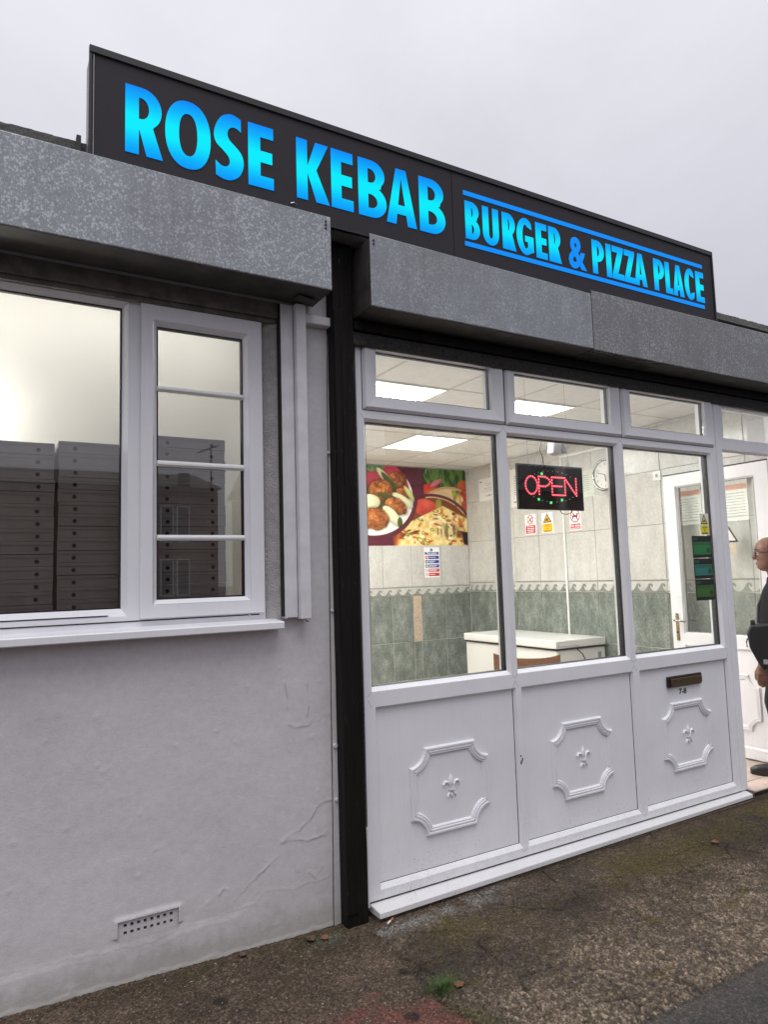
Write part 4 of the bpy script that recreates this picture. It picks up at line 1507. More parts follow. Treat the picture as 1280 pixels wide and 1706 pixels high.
    m = MB()
    m.box(-0.0445, -0.0305, 0.002, 0.06, -0.03, 2.585)
    m.build('timber_liner', M['post'], root)
    # letter plate
    m = MB()
    pf = Frame((0, 0.020, 0), (1, 0, 0), (0, 0, 1), (0, -1, 0))
    pf.rect(m, 2.122, 2.452, 0.728, 0.796, 0, 0.018)
    lp = m.build('letter_plate', M['bronze_dark'], root, bevel=0.005)
    m = MB()
    pf.rect(m, 2.145, 2.445, 0.737, 0.782, 0.0185, 0.024)
    m.build('flap', M['bronze_flap'], lp, bevel=0.003)
    text('house_number', '7-8', 0.048, pf, 2.238, 0.678, 0.0004, M['ink'], root, bold=0.0012, sx=1.15)
    # residue of an old sticker on the first mullion
    m = MB()
    rnd = random.Random(4)
    for k in range(12):
        a, b = 0.914 + rnd.uniform(-.009, .009), 0.487 + rnd.uniform(-.025, .022)
        FRONT.poly(m, [(a + .005 * rnd.uniform(.4, 1) * math.cos(t), b + .006 * rnd.uniform(.4, 1) * math.sin(t)) for t in (0, 1.1, 2.2, 3.3, 4.3, 5.3)], 0, .0005 + .00008 * k)
    m.build('glue_residue', M['debris'], root)
    # stickers inside the third pane
    return root


build_shopfront()
GL = Frame((0, 0.0285, 0), (1, 0, 0), (0, 0, 1), (0, -1, 0))      # outer face of the shopfront glass


def cam_pictogram(m, fr, cx_, cy_, s, h):
    fr.poly(m, [(cx_ - .30 * s, cy_ - .02 * s), (cx_ + .12 * s, cy_ + .20 * s), (cx_ + .20 * s, cy_ + .04 * s), (cx_ - .22 * s, cy_ - .18 * s)], h, h + .0004)
    fr.line(m, (cx_ - .05 * s, cy_ - .05 * s), (cx_ + .25 * s, cy_ - .22 * s), .07 * s, h, h + .0005)


def cctv_sign(fr, a0, a1, b0, b1, label, name, amber, white=True):
    root = thing(name, fr.p((a0 + a1) / 2, b0), label, 'warning sign')
    w, h = a1 - a0, b1 - b0
    m = MB()
    fr.rect(m, a0, a1, b0, b1, 0.0, 0.0012)
    m.build('sheet', M['white_print'], root)
    bm_ = b0 + h * .47
    m = MB()
    fr.rect(m, a0 + w * .06, a1 - w * .06, b0 + h * .03, bm_ - h * .02, 0.0012, 0.0016)
    m.build('colour_band', amber, root)
    ca = (a0 + a1) / 2
    m = MB()
    fr.poly(m, [(a0 + w * .10, bm_ + h * .03), (a1 - w * .10, bm_ + h * .03), (ca, b1 - h * .03)], 0.0012, 0.0016)
    m.build('triangle_border', M['ink'], root)
    m = MB()
    fr.poly(m, [(a0 + w * .22, bm_ + h * .075), (a1 - w * .22, bm_ + h * .075), (ca, b1 - h * .12)], 0.0016, 0.002)
    m.build('triangle', amber, root)
    m = MB()
    cam_pictogram(m, fr, ca, bm_ + h * .18, w * .55, 0.002)
    m.build('camera_symbol', M['ink'], root)
    for s, k in (('CCTV', .30), ('in', .17), ('operation', .05)):
        text('lettering', s, h * .125, fr, ca, b0 + h * k, 0.0016, M['ink'], root, align='CENTER', bold=.0004, sx=.95)
    return root


def build_stickers():
    cctv_sign(GL, 2.580, 2.672, 1.683, 1.826, 'small yellow CCTV sticker on the glass above the green rating stickers', 'camera_sticker', M['lemon'])
    for k, (b0, b1, mt, lab, word) in enumerate(((1.530, 1.676, M['rate_green'], 'topmost green and black rating sticker below the yellow sticker', ''),
                                                 (1.392, 1.526, M['rate_teal'], 'middle teal green and black rating sticker on the glass', ''),
                                                 (1.250, 1.388, M['rate_lime'], 'lowest darker olive green rating sticker on the glass', ''))):
        root = thing('rating_sticker', GL.p(2.58, b0), lab, 'sticker', 'food rating stickers on the glass')
        a0, a1 = 2.484 + 0.002 * k, 2.682
        m = MB()
        GL.rect(m, a0, a1, b0, b1, 0, .0012)
        m.build('sheet', M['sticker_black'], root)
        m = MB()
        GL.rect(m, a0 + .010, a1 - .008, b0 + .022, b1 - .040, .0012, .0016)
        m.build('green_field', mt, root)
        m = MB()
        GL.rect(m, a0 + .014, a1 - .010, b1 - .060, b1 - .056, .0016, .0019)
        for j in range(9):
            GL.rect(m, a0 + .016 + j * .019, a0 + .030 + j * .019, b1 - .0525, b1 - .0455, .0016, .0019)
            if j < 6:
                GL.rect(m, a0 + .016 + j * .019, a0 + .029 + j * .019, b0 + .034, b0 + .038, .0016, .0019)
        m.build('printed_line', M['sticker_dark'], root)
        m = MB()
        GL.disc(m, a1 - .034, b0 + .048, .019, .0016, .0020)
        d = m.build('rating_disc', M['sticker_black'], root)
        m = MB()
        GL.annulus(m, a1 - .034, b0 + .048, .0165, .0135, .0020, .0023)
        m.build('disc_ring', mt, d)
        text('rating_number', '5', .021, GL, a1 - .034, b0 + .041, .0020, mt, d, align='CENTER', bold=.0005)
        m = MB()
        GL.rect(m, a0 + .010, a0 + .055, b1 - .028, b1 - .012, .0012, .0016)
        m.build('printed_line', M['sticker_dark'], root)


build_stickers()


# ------------------------------------------------------------------ entrance beside the shopfront
XD = 3.50


def build_door():
    root = thing('door_frame', (3.16, 0.03, 0.0), 'white door frame with fanlight over the open shop entrance', 'door frame')
    U = M['upvc']
    holed_plate(2.8395, 3.545, 2.275, 2.60, [(2.866, 3.490, 2.352, 2.575)], 0.0, 0.075).build('head_frame', U, root)
    m = MB()
    ring(m, (2.866, 3.490, 2.352, 2.575), (2.874, 3.482, 2.362, 2.568), 0.0005, 0.02)
    ring(m, (2.8395, 3.49, 2.262, 2.35), (2.8395, 3.49, 2.285, 2.34), 0.03, -0.0005)
    m.build('glazing_bead', U, root)
    m = MB()
    m.box(2.866, 3.490, 0.024, 0.030, 2.352, 2.575)
    m.build('pane', M['glass'], root)
    m = MB()
    m.box(3.492, 3.545, 0.0, 0.075, 0.0, 2.274)
    m.build('hinge_jamb', U, root, bevel=0.004)
    # door leaf, open inwards against the side wall (lies in the plane x = XD)
    d = thing('entrance_door', (XD, 0.08, 0.0), 'open white half glazed door folded back against the tiled wall', 'door')
    F2 = Frame((XD, 0, 0), (0, 1, 0), (0, 0, 1), (-1, 0, 0))
    y0, y1, z0, z1 = 0.085, 1.003, 0.012, 2.252
    gy0, gy1, gz0, gz1 = 0.205, 0.882, 0.935, 2.145
    py0, py1, pz0, pz1 = 0.205, 0.882, 0.10, 0.820

    def leaf(m, yf, yb):
        h = holed_plate(y0, y1, z0, z1, [(gy0 - .012, gy1 + .012, gz0 - .012, gz1 + .012), (py0 - .01, py1 + .01, pz0 - .012, pz1 + .012)], yf, yb)
        return h
    h = leaf(None, 0.0, 0.06)
    h.v = [(XD + v[1], v[0], v[2]) for v in h.v]
    lf = h.build('leaf_frame', U, d)
    m = MB()
    for (o, i) in (((gy0 - .012, gy1 + .012, gz0 - .012, gz1 + .012), (gy0, gy1, gz0, gz1)), ((py0 - .01, py1 + .01, pz0 - .012, pz1 + .012), (py0, py1, pz0, pz1))):
        r_ = ring(MB(), o, i, 0.0, 0.016)
        m.add([(XD + v[1], v[0], v[2]) for v in r_.v], r_.f)
    m.build('glazing_bead', U, d)
    m = MB()
    r_ = solid_ring(MB(), (gy0 - .006, gy1 + .006, gz0 - .006, gz1 + .006), (gy0 + .008, gy1 - .016, gz0 + .004, gz1 - .006), 0.0165, 0.045)
    m.add([(XD + v[1], v[0], v[2]) for v in r_.v], r_.f)
    m.build('gasket', M['grey_plastic'], d)
    m = MB()
    m.box(XD + .022, XD + .027, gy0, gy1, gz0, gz1)
    m.build('pane', M['glass'], d)
    m = MB()
    m.box(XD + .018, XD + .045, py0 - .005, py1 + .005, pz0 - .005, pz1 + .005)
    pan = m.build('panel', U, d)
    pf = Frame((XD + .018, 0, 0), (0, -1, 0), (0, 0, 1), (-1, 0, 0))
    moulding(pf, pan, -py1 + .085, -py0 - .075, 0.215, 0.640, 0.085, U)
    fleur(pf, -(py0 + py1) / 2, .43, pan, U)
    # lever handle on a brass plate
    pf = Frame((XD, 0, 0), (0, -1, 0), (0, 0, 1), (-1, 0, 0))
    m = MB()
    pf.rect(m, -.965, -.935, .862, 1.088, 0.0005, .008)
    hp = m.build('handle_plate', M['brass'], d, bevel=.003)
    m = MB()
    m.tube([pf.p(-.95, 1.03, .006), pf.p(-.95, 1.03, .045), pf.p(-.93, 1.031, .052), pf.p(-.84, 1.022, .050)], [.009, .008, .008, .0065], 8)
    m.build('lever', M['chrome'], hp, smooth=True)
    m = MB()
    pf.disc(m, -.95, .93, .009, .008, .012, 10)
    m.build('keyhole', M['ink'], hp)
    m = MB()
    m.box(XD + .002, XD + .06, y0, y1, z1 + .001, z1 + .012)
    m.build('top_gasket', M['rubber'], d)
    # back of a triangular warning sticker on the door glass
    g2 = Frame((XD + .0215, 0, 0), (0, -1, 0), (0, 0, 1), (-1, 0, 0))
    s = thing('triangle_sticker', g2.p(-.44, 1.62), 'triangular warning sticker with brown outline on the open door glass', 'sticker')
    m = MB()
    g2.poly(m, [(-.54, 1.655), (-.368, 1.655), (-.454, 1.80)], 0, .0005)
    m.build('outline', M['bronze_dark'], s)
    m = MB()
    g2.poly(m, [(-.518, 1.668), (-.39, 1.668), (-.454, 1.777)], .0005, .0009)
    m.build('sheet', M['paper'], s)
    m = MB()
    g2.rect(m, -.52, -.39, 1.56, 1.648, 0, .0005)
    m.build('caption_band', plain('faded_band', (0.50, 0.43, 0.33), .6), s)
    # step
    st = thing('door_step', (3.2, 0, -.06), 'tiled entrance step under the open doorway', 'step')
    m = MB()
    m.box(2.84, 3.545, -0.045, 0.10, -0.20, -0.012)
    m.build('concrete_edge', plain('old_concrete', (0.20, 0.18, 0.16), .9, var=.4, scale=30, bump=.006), st, bevel=.006)
    for k in range(3):
        m = MB()
        m.box(2.842 + .2345 * k, 2.842 + .2345 * k + .2315, -0.050, 0.096, -0.0115, 0.0)
        m.build('tile', M['floor_tile'], st, bevel=.003)
    m = MB()
    m.box(2.835, 3.545, -0.055, -0.046, -0.03, -0.012)
    m.build('nosing', M['bronze_dark'], st)


build_door()
# ------------------------------------------------------------------ shop interior
XW, DB, HC = 3.65, 4.0, 2.765


def build_room():
    fl = thing('shop_floor', (1.8, 2.0, 0), None, None, None, 'structure')
    m = MB()
    m.box(-0.02, XW, 0.10, DB, -0.10, -0.006)
    m.build('screed', M['grout_dark'], fl)
    me = None
    for i in range(11):
        for j in range(12):
            x0, y0 = i * .3325, .102 + j * .3245
            if me is None:
                mm = MB()
                mm.box(.0015, .331, .0015, .323, -.0055, 0.0)
                me = mm.mesh('tile')
            o = link('tile', me, M['floor_tile'], fl)
            o.location = (x0, y0, 0)
    # right side wall (x = XW)
    w = thing('tiled_side_wall', (XW, 2, 0), None, None, None, 'structure')
    m = MB()
    m.box(XW + .004, XW + .12, 0.076, DB + .12, -.1, 1.31)
    m.build('backing', M['grout_light'], w)
    m = MB()
    m.box(XW + .004, XW + .12, 0.076, DB + .12, 1.31, HC + .1)
    m.build('backing', M['grout_dark'], w)
    rows = [(0, .275, 'g'), (.275, .765, 'g'), (.765, 1.255, 'g'), (1.255, 1.365, 'w'), (1.365, 1.86, 'b'), (1.86, 2.345, 'b'), (2.345, HC, 'b')]
    cols = [DB - .004, 3.93 - .0] + [3.93 - .3985 * k for k in range(1, 10)] + [.078]
    place_tiles(w, rows, [(b, a) for a, b in zip(cols[:-1], cols[1:])], lambda u, z, n: (XW + .004 - n, u, z), flip=True)
    # back wall
    w = thing('tiled_back_wall', (1.8, DB, 0), None, None, None, 'structure')
    m = MB()
    m.box(-.14, XW, DB + .004, DB + .12, -.1, 1.285)
    m.build('backing', M['grout_light'], w)
    m = MB()
    m.box(-.14, XW, DB + .004, DB + .12, 1.285, HC + .1)
    m.build('backing', M['grout_dark'], w)
    rows = [(0, .20, 'g'), (.20, .702, 'g'), (.702, 1.235, 'g'), (1.235, 1.335, 'w'), (1.335, 1.826, 'b'), (1.826, 2.31, 'b'), (2.31, HC, 'b')]
    xs = [-.02, .1, .4985, .904, 1.31, 1.716, 2.122, 2.527, 2.814, 2.922, 3.275, XW]
    fnb = lambda u, z, n: (u, DB + .004 - n, z)
    place_tiles(w, [r_ for r_ in rows if r_[2] == 'g'], list(zip(xs[:-1], xs[1:])), fnb, pink=(2.814, 2))
    xs = [-.02, .06, .46, .85, 1.24, 1.63, 2.02, 2.41, 2.80, 3.225, XW]
    place_tiles(w, [r_ for r_ in rows if r_[2] != 'g'], list(zip(xs[:-1], xs[1:])), fnb)
    # left wall, plain
    m = MB()
    m.box(-.16, -.02, 0.241, DB, -.1, HC + .1)
    tag(m.build('plain_side_wall', M['cream']), kind='structure')


def place_tiles(root, rows, cols, fn, flip=False, pink=None):
    cache = {}
    for r, (z0, z1, kd) in enumerate(rows):
        for u0, u1 in cols:
            w, h = u1 - u0, z1 - z0
            if w < .02:
                continue
            pk = pink and abs(u0 - pink[0]) < 1e-3 and r == pink[1]
            key = (round(w, 4), round(h, 4), kd, pk)
            if key not in cache:
                m = MB()
                j = .0034 if kd == 'g' else .0022
                pts = [(j, j), (w - j, j), (w - j, h - j), (j, h - j)]
                vs_ = [(a, b, 0) for a, b in pts] + [(a, b, .0055) for a, b in pts] + [(a + (.002 if i in (0, 3) else -.002), b + (.002 if i in (0, 1) else -.002), .007) for i, (a, b) in enumerate(pts)]
                m.add(vs_, [(k, (k + 1) % 4, 4 + (k + 1) % 4, 4 + k) for k in range(4)] + [(4 + k, 4 + (k + 1) % 4, 8 + (k + 1) % 4, 8 + k) for k in range(4)] + [(8, 9, 10, 11)])
                o3 = fn(0, 0, 0)
                m.v = [tuple(np.subtract(fn(a, b, c), o3)) for a, b, c in m.v]
                cache[key] = m.mesh('tile')
            nm = 'border_tile' if kd == 'w' else 'tile'
            o = link(nm, cache[key], M['tile_pink'] if pk else M['tile_green'] if kd == 'g' else M['tile_beige'], root)
            o.location = fn(u0, z0, 0)
            if kd == 'w':
                waves(o, w, h, fn, flip)


WAVES = {}


def waves(parent, w, h, fn, flip):
    n = max(1, int(round(w / .132)))
    pw = w / n
    key = (round(pw, 3), flip)
    if key not in WAVES:
        s = pw * .94
        body = [(.02, .0), (.16, .10), (.30, .28), (.42, .52), (.52, .74), (.64, .84), (.76, .80), (.85, .66), (.86, .50), (.80, .42), (.74, .50), (.70, .60), (.64, .60), (.62, .46), (.68, .24), (.80, .08), (.98, .0)]
        hh = h * .78
        cu = [[(a * s, .10 * h + b * hh) for a, b in body]]
        me = outline_mesh('wave', cu, Frame((0, 0, 0), (1, 0, 0), (0, 1, 0), (0, 0, 1)), 0, 0, .0065, .0016)
        o3 = Vector(fn(0, 0, 0))
        for v in me.vertices:
            a = (s - v.co.x) if flip else v.co.x
            v.co = Vector(fn(a, v.co.y, v.co.z)) - o3
        WAVES[key] = me
        m = MB()
        for zc in (.055, .945):
            m.box(0.002, pw - .0, zc * h - .0028, zc * h + .0028, .0068, .0085)
        m.v = [tuple(Vector(fn(a, b, c)) - o3) for a, b, c in m.v]
        WAVES[key + ('r',)] = m.mesh('rib')
    for k in range(n):
        o = link('wave', WAVES[key], M['wave'], parent)
        o3 = Vector(fn(0, 0, 0))
        o.location = Vector(fn(pw * k + pw * .03, 0, 0)) - o3
        o = link('rib', WAVES[key + ('r',)], M['grout_dark'], parent)
        o.location = Vector(fn(pw * k, 0, 0)) - o3


build_room()


def build_ceiling():
    root = thing('suspended_ceiling', (1.8, 2, HC), None, None, None, 'structure')
    m = MB()
    m.box(-.14, XW + .1, .073, DB + .1, HC + .03, HC + .12)
    m.build('slab', M['ceiling'], root)
    xs = [-.02, .01, .63, 1.25, 1.87, 2.49, 3.11, XW]
    ys = [.076, .275, .97, 1.665, 2.36, 3.055, 3.75, DB]
    lights = {(.63, .97): 'lit square ceiling panel seen through the first fanlight', (1.87, 2.36): 'lit square ceiling panel above the food poster', (1.87, .97): 'lit square ceiling panel seen through the second fanlight', (.63, 2.36): 'lit square ceiling panel at the hidden side of the shop'}
    for i in range(len(xs) - 1):
        for j in range(len(ys) - 1):
            a, b, c, d = xs[i], xs[i + 1], ys[j], ys[j + 1]
            if (a, c) in lights:
                L = thing('ceiling_light', ((a + b) / 2, (c + d) / 2, HC - .01), lights[(a, c)], 'ceiling light', 'square lit ceiling panels')
                m = MB()
                m.box(a + .062, b - .062, c + .062, d - .062, HC - .004, HC + .002)
                m.build('diffuser', M['lamp'], L)
                m = MB()
                for q in ((a + .012, b - .012, c + .012, c + .0615), (a + .012, b - .012, d - .0615, d - .012), (a + .012, a + .0615, c + .062, d - .062), (b - .0615, b - .012, c + .062, d - .062)):
                    m.box(*q, HC - .004, HC + .002)
                m.build('diffuser_edge', M['lamp_edge'], L)
                m = MB()
                for q in ((a + .001, b - .001, c + .001, c + .0115), (a + .001, b - .001, d - .0115, d - .001), (a + .001, a + .0115, c + .012, d - .012), (b - .0115, b - .001, c + .012, d - .012)):
                    m.box(*q, HC - .008, HC + .003)
                m.build('rim', M['white_enamel'], L)
                continue
            m = MB()
            m.box(a + .005, b - .005, c + .005, d - .005, HC + .002, HC + .014)
            m.build('ceiling_tile', M['ceiling'], root)
    for x in xs[1:-1]:
        m = MB()
        m.box(x - .009, x + .009, ys[0], ys[-1], HC - .001, HC + .0015)
        m.build('grid_bar', M['grid'], root)
    for y in ys[1:-1]:
        m = MB()
        for a, b in zip(xs[:-1], xs[1:]):
            m.box(a + .0095, b - .0095, y - .009, y + .009, HC - .001, HC + .0015)
        m.build('grid_bar', M['grid'], root)
    m = MB()
    m.box(XW - .022, XW + .004, .08, DB - .01, HC - .022, HC - .002)
    m.build('edge_trim', M['grid'], root)


build_ceiling()

SW = Frame((XW - .003, 0, 0), (0, -1, 0), (0, 0, 1), (-1, 0, 0))     # surface of the side wall tiles, u = -y
BW = Frame((0, DB - .003, 0), (1, 0, 0), (0, 0, 1), (0, -1, 0))


# ------------------------------------------------------------------ food poster (flat print)
def build_poster():
    x0, x1, z0, z1 = 1.30, 3.640, 1.822, 2.756
    nx, nz_ = 600, 240
    X, Zz = np.meshgrid(np.linspace(x0, x1, nx), np.linspace(z0, z1, nz_))
    rng = np.random.RandomState(5)
    S3 = lambda r, g, b: np.array(srgb(r, g, b)[:3])
    img = np.ones(X.shape + (3,)) * S3(92, 34, 52)
    n1 = fbm(X * 6, Zz * 6, 5, 1)
    n2 = fbm(X * 22, Zz * 22, 5, 2, .6)
    n3 = fbm(X * 60, Zz * 60, 3, 3, .7)

    def put(mask, col):
        m = np.clip(mask, 0, 1)[..., None]
        img[:] = img * (1 - m) + col * m

    def soft(d, w=.008):
        return np.clip(.5 - d / w, 0, 1)

    def ell(cx_, cy_, a, b, rot_=0.0, wob=0.0, f=14, sd_=0):
        c, s = math.cos(rot_), math.sin(rot_)
        dx, dy = X - cx_, Zz - cy_
        u, v = (dx * c + dy * s) / a, (-dx * s + dy * c) / b
        d = np.sqrt(u * u + v * v) - 1 + wob * (fbm(X * f, Zz * f, 4, 50 + sd_) - .5) * 2
        return d * min(a, b), u, v

    def shade(c, u, v, k=.45):
        return np.array(c) * np.clip(1.06 - k * (u * .6 - v * .75) * .6 - .25 * (u * u + v * v), .25, 1.4)[..., None]
    cols = lambda a, b, t: a * (1 - t[..., None]) + b * t[..., None]
    # ---- wrap, upper right
    up = soft(-(Zz - (2.40 + .12 * (X - 3.0))) , .01) * (X > 2.985)
    put(up * (X > 3.0), cols(S3(60, 50, 30), S3(30, 50, 20), n2))
    lettuce = cols(cols(S3(34, 58, 22), S3(96, 136, 52), np.clip((fbm(X * 26, Zz * 9, 4, 7) - .35) * 3, 0, 1)), S3(214, 226, 178), np.clip((fbm(X * 34, Zz * 8, 4, 9) - .6) * 5, 0, 1) * np.clip((3.30 - X) * 4, 0, 1))
    d, u, v = ell(3.34, 2.66, .33, .17, 0, .14, 10, 1)
    put(soft(d) * (X > 3.01), lettuce)
    d, u, v = ell(3.10, 2.50, .14, .075, .2, .2, 16, 2)
    put(soft(d) * (X > 3.01), shade(S3(190, 52, 40), u, v) * (.7 + .6 * n2[..., None]))
    d, u, v = ell(3.20, 2.585, .10, .03, .5, .2, 20, 3)
    put(soft(d), shade(S3(208, 110, 130), u, v))
    d, u, v = ell(3.60, 2.57, .09, .06, .1, .15, 12, 4)
    put(soft(d), shade(S3(200, 90, 50), u, v))
    tor = (Zz < 2.545 - 1.0 * (X - 3.38) ** 2) & (Zz > 2.10)
    put(tor * (X > 3.03) * 1.0, S3(228, 202, 158) * (.82 + .3 * n1[..., None]))
    put(np.exp(-((Zz - (2.53 - 1.0 * (X - 3.38) ** 2)) / .014) ** 2) * (X > 3.03) * .75, S3(170, 118, 76))
    d, u, v = ell(3.25, 2.40, .20, .10, -.25)
    put(soft(d, .04) * .45, S3(205, 165, 115))
    fill_ = soft(-(X - (3.42 + .25 * (2.5 - Zz))), .01) * (Zz < 2.50) * (Zz > 2.0)
    w1, w2, wid = worley(X * 17, Zz * 13, 9)
    ing = np.zeros_like(img)
    pal = [S3(190, 84, 48), S3(228, 170, 110), S3(150, 180, 60), S3(60, 30, 24), S3(200, 60, 40), S3(222, 200, 150)]
    for k, p in enumerate(pal):
        ing += ((wid * 6).astype(int) == k)[..., None] * p
    ing *= np.clip(1.25 - w1 * 1.0, .3, 1.2)[..., None]
    put(fill_, ing)
    # ---- kebab plate, left
    d, u, v = ell(2.30, 2.38, .555, .44)
    put(soft(d), S3(244, 240, 232) * np.clip(1.02 - .12 * (u * u + v * v), .6, 1.1)[..., None])
    d, u, v = ell(2.22, 2.47, .52, .35, 0, .1, 7, 5)
    put(soft(d), cols(S3(60, 66, 30), S3(110, 96, 48), n2))
    d, u, v = ell(2.40, 2.735, .30, .05, 0, .2, 14, 6)
    put(soft(d), cols(S3(50, 90, 50), S3(140, 180, 130), n2))
    d, u, v = ell(2.62, 2.58, .23, .14, -.9, .06, 8, 7)
    put(soft(d), shade(S3(196, 66, 80), u, v, .5))
    d, u, v = ell(2.30, 2.60, .22, .085, .15, .06, 8, 8)
    put(soft(d), shade(S3(178, 60, 76), u, v, .5))

    def chicken(cx_, cy_, a, b, rt, sd_):
        d, u, v = ell(cx_, cy_, a, b, rt, .24, 6.5, sd_)
        t = np.clip((n2 - .30) * 2.2, 0, 1)
        facet = worley(X * 15 + .4 * n2, Zz * 15 + .4 * n1, 70 + sd_)
        c = cols(S3(112, 40, 18), S3(232, 150, 84), np.clip(t * .6 + facet[2] * .55 - .08, 0, 1)) * (.85 + .5 * (n3[..., None] - .4)) * np.clip(.55 + (facet[1] - facet[0]) * 2.5, .55, 1.05)[..., None]
        put(soft(d - .012, .02) * .6, S3(40, 26, 16))
        put(soft(d), c * np.clip(1.1 - .5 * (u * .5 - v * .6) - .3 * (u * u + v * v), .3, 1.3)[..., None])

    def onion(cx_, cy_, a, b, rt, sd_, col=(232, 228, 190)):
        d, u, v = ell(cx_, cy_, a, b, rt, .07, 6, sd_)
        put(soft(d - .01, .02) * .5, S3(50, 52, 28))
        put(soft(d), shade(S3(*col), u, v, .35) * (.9 + .2 * fbm(X * 30, Zz * 5, 3, sd_)[..., None]))

    def pepper(cx_, cy_, a, b, rt, sd_):
        d, u, v = ell(cx_, cy_, a, b, rt, .08, 6, sd_)
        put(soft(d), shade(S3(72, 84, 42), u, v, .8))
    onion(2.50, 2.60, .19, .045, -.75, 20)
    chicken(2.63, 2.60, .13, .09, .3, 21)
    pepper(2.57, 2.53, .21, .045, -.8, 22)
    chicken(2.42, 2.475, .165, .115, .1, 23)
    chicken(2.73, 2.44, .10, .055, -.3, 24)
    onion(2.80, 2.44, .11, .03, -.9, 25, (206, 210, 130))
    onion(2.71, 2.355, .155, .055, -.5, 26)
    pepper(2.55, 2.37, .20, .04, -.35, 27)
    onion(2.27, 2.33, .13, .085, .0, 28)
    chicken(2.61, 2.285, .15, .09, -.35, 29)
    onion(2.555, 2.17, .155, .065, -.75, 30)
    pepper(2.66, 2.09, .035, .065, .0, 31)
    chicken(2.32, 2.135, .19, .125, -.1, 32)
    chicken(1.95, 2.50, .16, .12, .3, 33)
    onion(1.95, 2.28, .15, .07, .4, 34)
    chicken(1.75, 2.35, .13, .11, .2, 35)
    ring_ = lambda d, w: np.clip(1 - np.abs(d) / w, 0, 1)
    d, u, v = ell(2.30, 2.38, .575, .46)
    put(np.clip(ring_(d - .012, .018) * 3, 0, 1) * (X > 1.6), S3(92, 34, 52))
    # ---- pizza, lower middle
    d, u, v = ell(3.13, 1.93, .575, .47)
    inside = soft(d) * 1.0
    dl, ul, vl = ell(2.30, 2.38, .615, .50)
    inside = inside * soft(-dl)
    put(inside, S3(120, 60, 32) * (.6 + .8 * n2[..., None]))
    d2, u2, v2 = ell(3.02, 2.28, .16, .10, 0, .2, 14, 40)
    tom = cols(S3(150, 34, 28), S3(222, 92, 72), np.clip(n1 * 1.8 - .4, 0, 1))
    put(soft(d2) * inside, tom)
    d2, u2, v2 = ell(3.22, 2.33, .04, .06, 0, .15, 14, 41)
    put(soft(d2) * inside, S3(150, 150, 60) * (.7 + .6 * n2[..., None]))
    # cheesy slice: upper piece and lower piece
    top = soft(-(Zz - (1.985 + .02 * np.sin(X * 20))), .01) * soft(Zz - (2.165 + .42 * (X - 2.95) * (X < 3.28) + .14 * (X < 3.28) * 0 + np.where(X >= 3.28, .139 - .42 * (X - 3.28), 0)), .014)
    low = soft(Zz - (2.045 - .28 * np.abs(X - 3.12) + .02 * np.sin(X * 30)), .014) * (X > 2.60 + .3 * (Zz - 1.82)) * (X < 3.60)
    cheese = cols(S3(228, 190, 96), S3(246, 228, 168), np.clip((n2 - .3) * 2.4, 0, 1))
    cheese = cols(cheese, np.ones_like(img) * S3(200, 112, 50), np.clip((fbm(X * 15, Zz * 15, 4, 44) - .57) * 6, 0, 1))
    for mk in (low, top):
        put(mk * inside * (X > 2.60), cheese)
    strand = np.clip((fbm(X * 45, Zz * 5, 3, 45) - .35) * 3, 0, 1)
    d2, u2, v2 = ell(3.35, 2.01, .17, .085)
    put(soft(d2, .03) * inside * .8, cols(S3(92, 72, 40), S3(244, 226, 170), strand))
    rim_ = np.exp(-((X - (3.575 - .02 * np.sin(Zz * 40))) / .022) ** 2) * (Zz < 2.17)
    put(rim_ * inside * .8, S3(190, 110, 50))
    put(np.exp(-((X - (2.60 + .3 * (Zz - 1.82))) / .03) ** 2) * (Zz < 1.97) * inside * .8, S3(196, 104, 46))
    for k in range(64):
        cx_, cy_ = rng.uniform(2.63, 3.56), rng.uniform(1.83, 2.24)
        kind = rng.choice(['olive', 'green', 'red', 'brown', 'pale'], p=[.12, .22, .2, .2, .26])
        a, b = rng.uniform(.018, .045), rng.uniform(.010, .020)
        dd, uu, vv = ell(cx_, cy_, a, b, rng.uniform(-.6, .6), .15, 20, 60 + k)
        tm = np.clip(low + top, 0, 1) * inside
        if kind == 'green':
            put(np.clip(ring_(dd, .006) * 2, 0, 1) * tm, S3(110, 140, 46))
        else:
            c = dict(olive=S3(64, 28, 26), red=S3(196, 66, 40), brown=S3(150, 84, 50), pale=S3(250, 238, 200))[kind]
            put(soft(dd) * tm * .9, c)
    d, u, v = ell(3.13, 1.93, .598, .493)
    put(np.clip(ring_(d - .008, .022) * 2.5, 0, 1) * soft(-dl) * (X > 2.5), S3(84, 30, 48))
    put(((X > 3.55) & (Zz < 1.99) & (Zz > 1.835) & (X - 3.55 > (1.99 - Zz) * .2)).astype(float), S3(24, 18, 20))
    # continuation to the left, hidden behind the frame
    put((X < 1.68) * 1.0, S3(92, 34, 52))
    P = np.stack([X, np.full_like(X, DB - .0045), Zz], -1)
    root = thing('food_poster', (2.5, DB, 1.82), 'large maroon food poster with kebab plate, wrap and pizza', 'poster')
    link('printed_sheet', grid_mesh('printed_sheet', P, None, {'Col': np.clip(img, 0.004, 1)}), M['poster_print'], root)
    m = MB()
    m.box(x0, x1, DB - .0042, DB - .0032, z0, z1)
    m.build('backing_board', M['paper'], root)


build_poster()


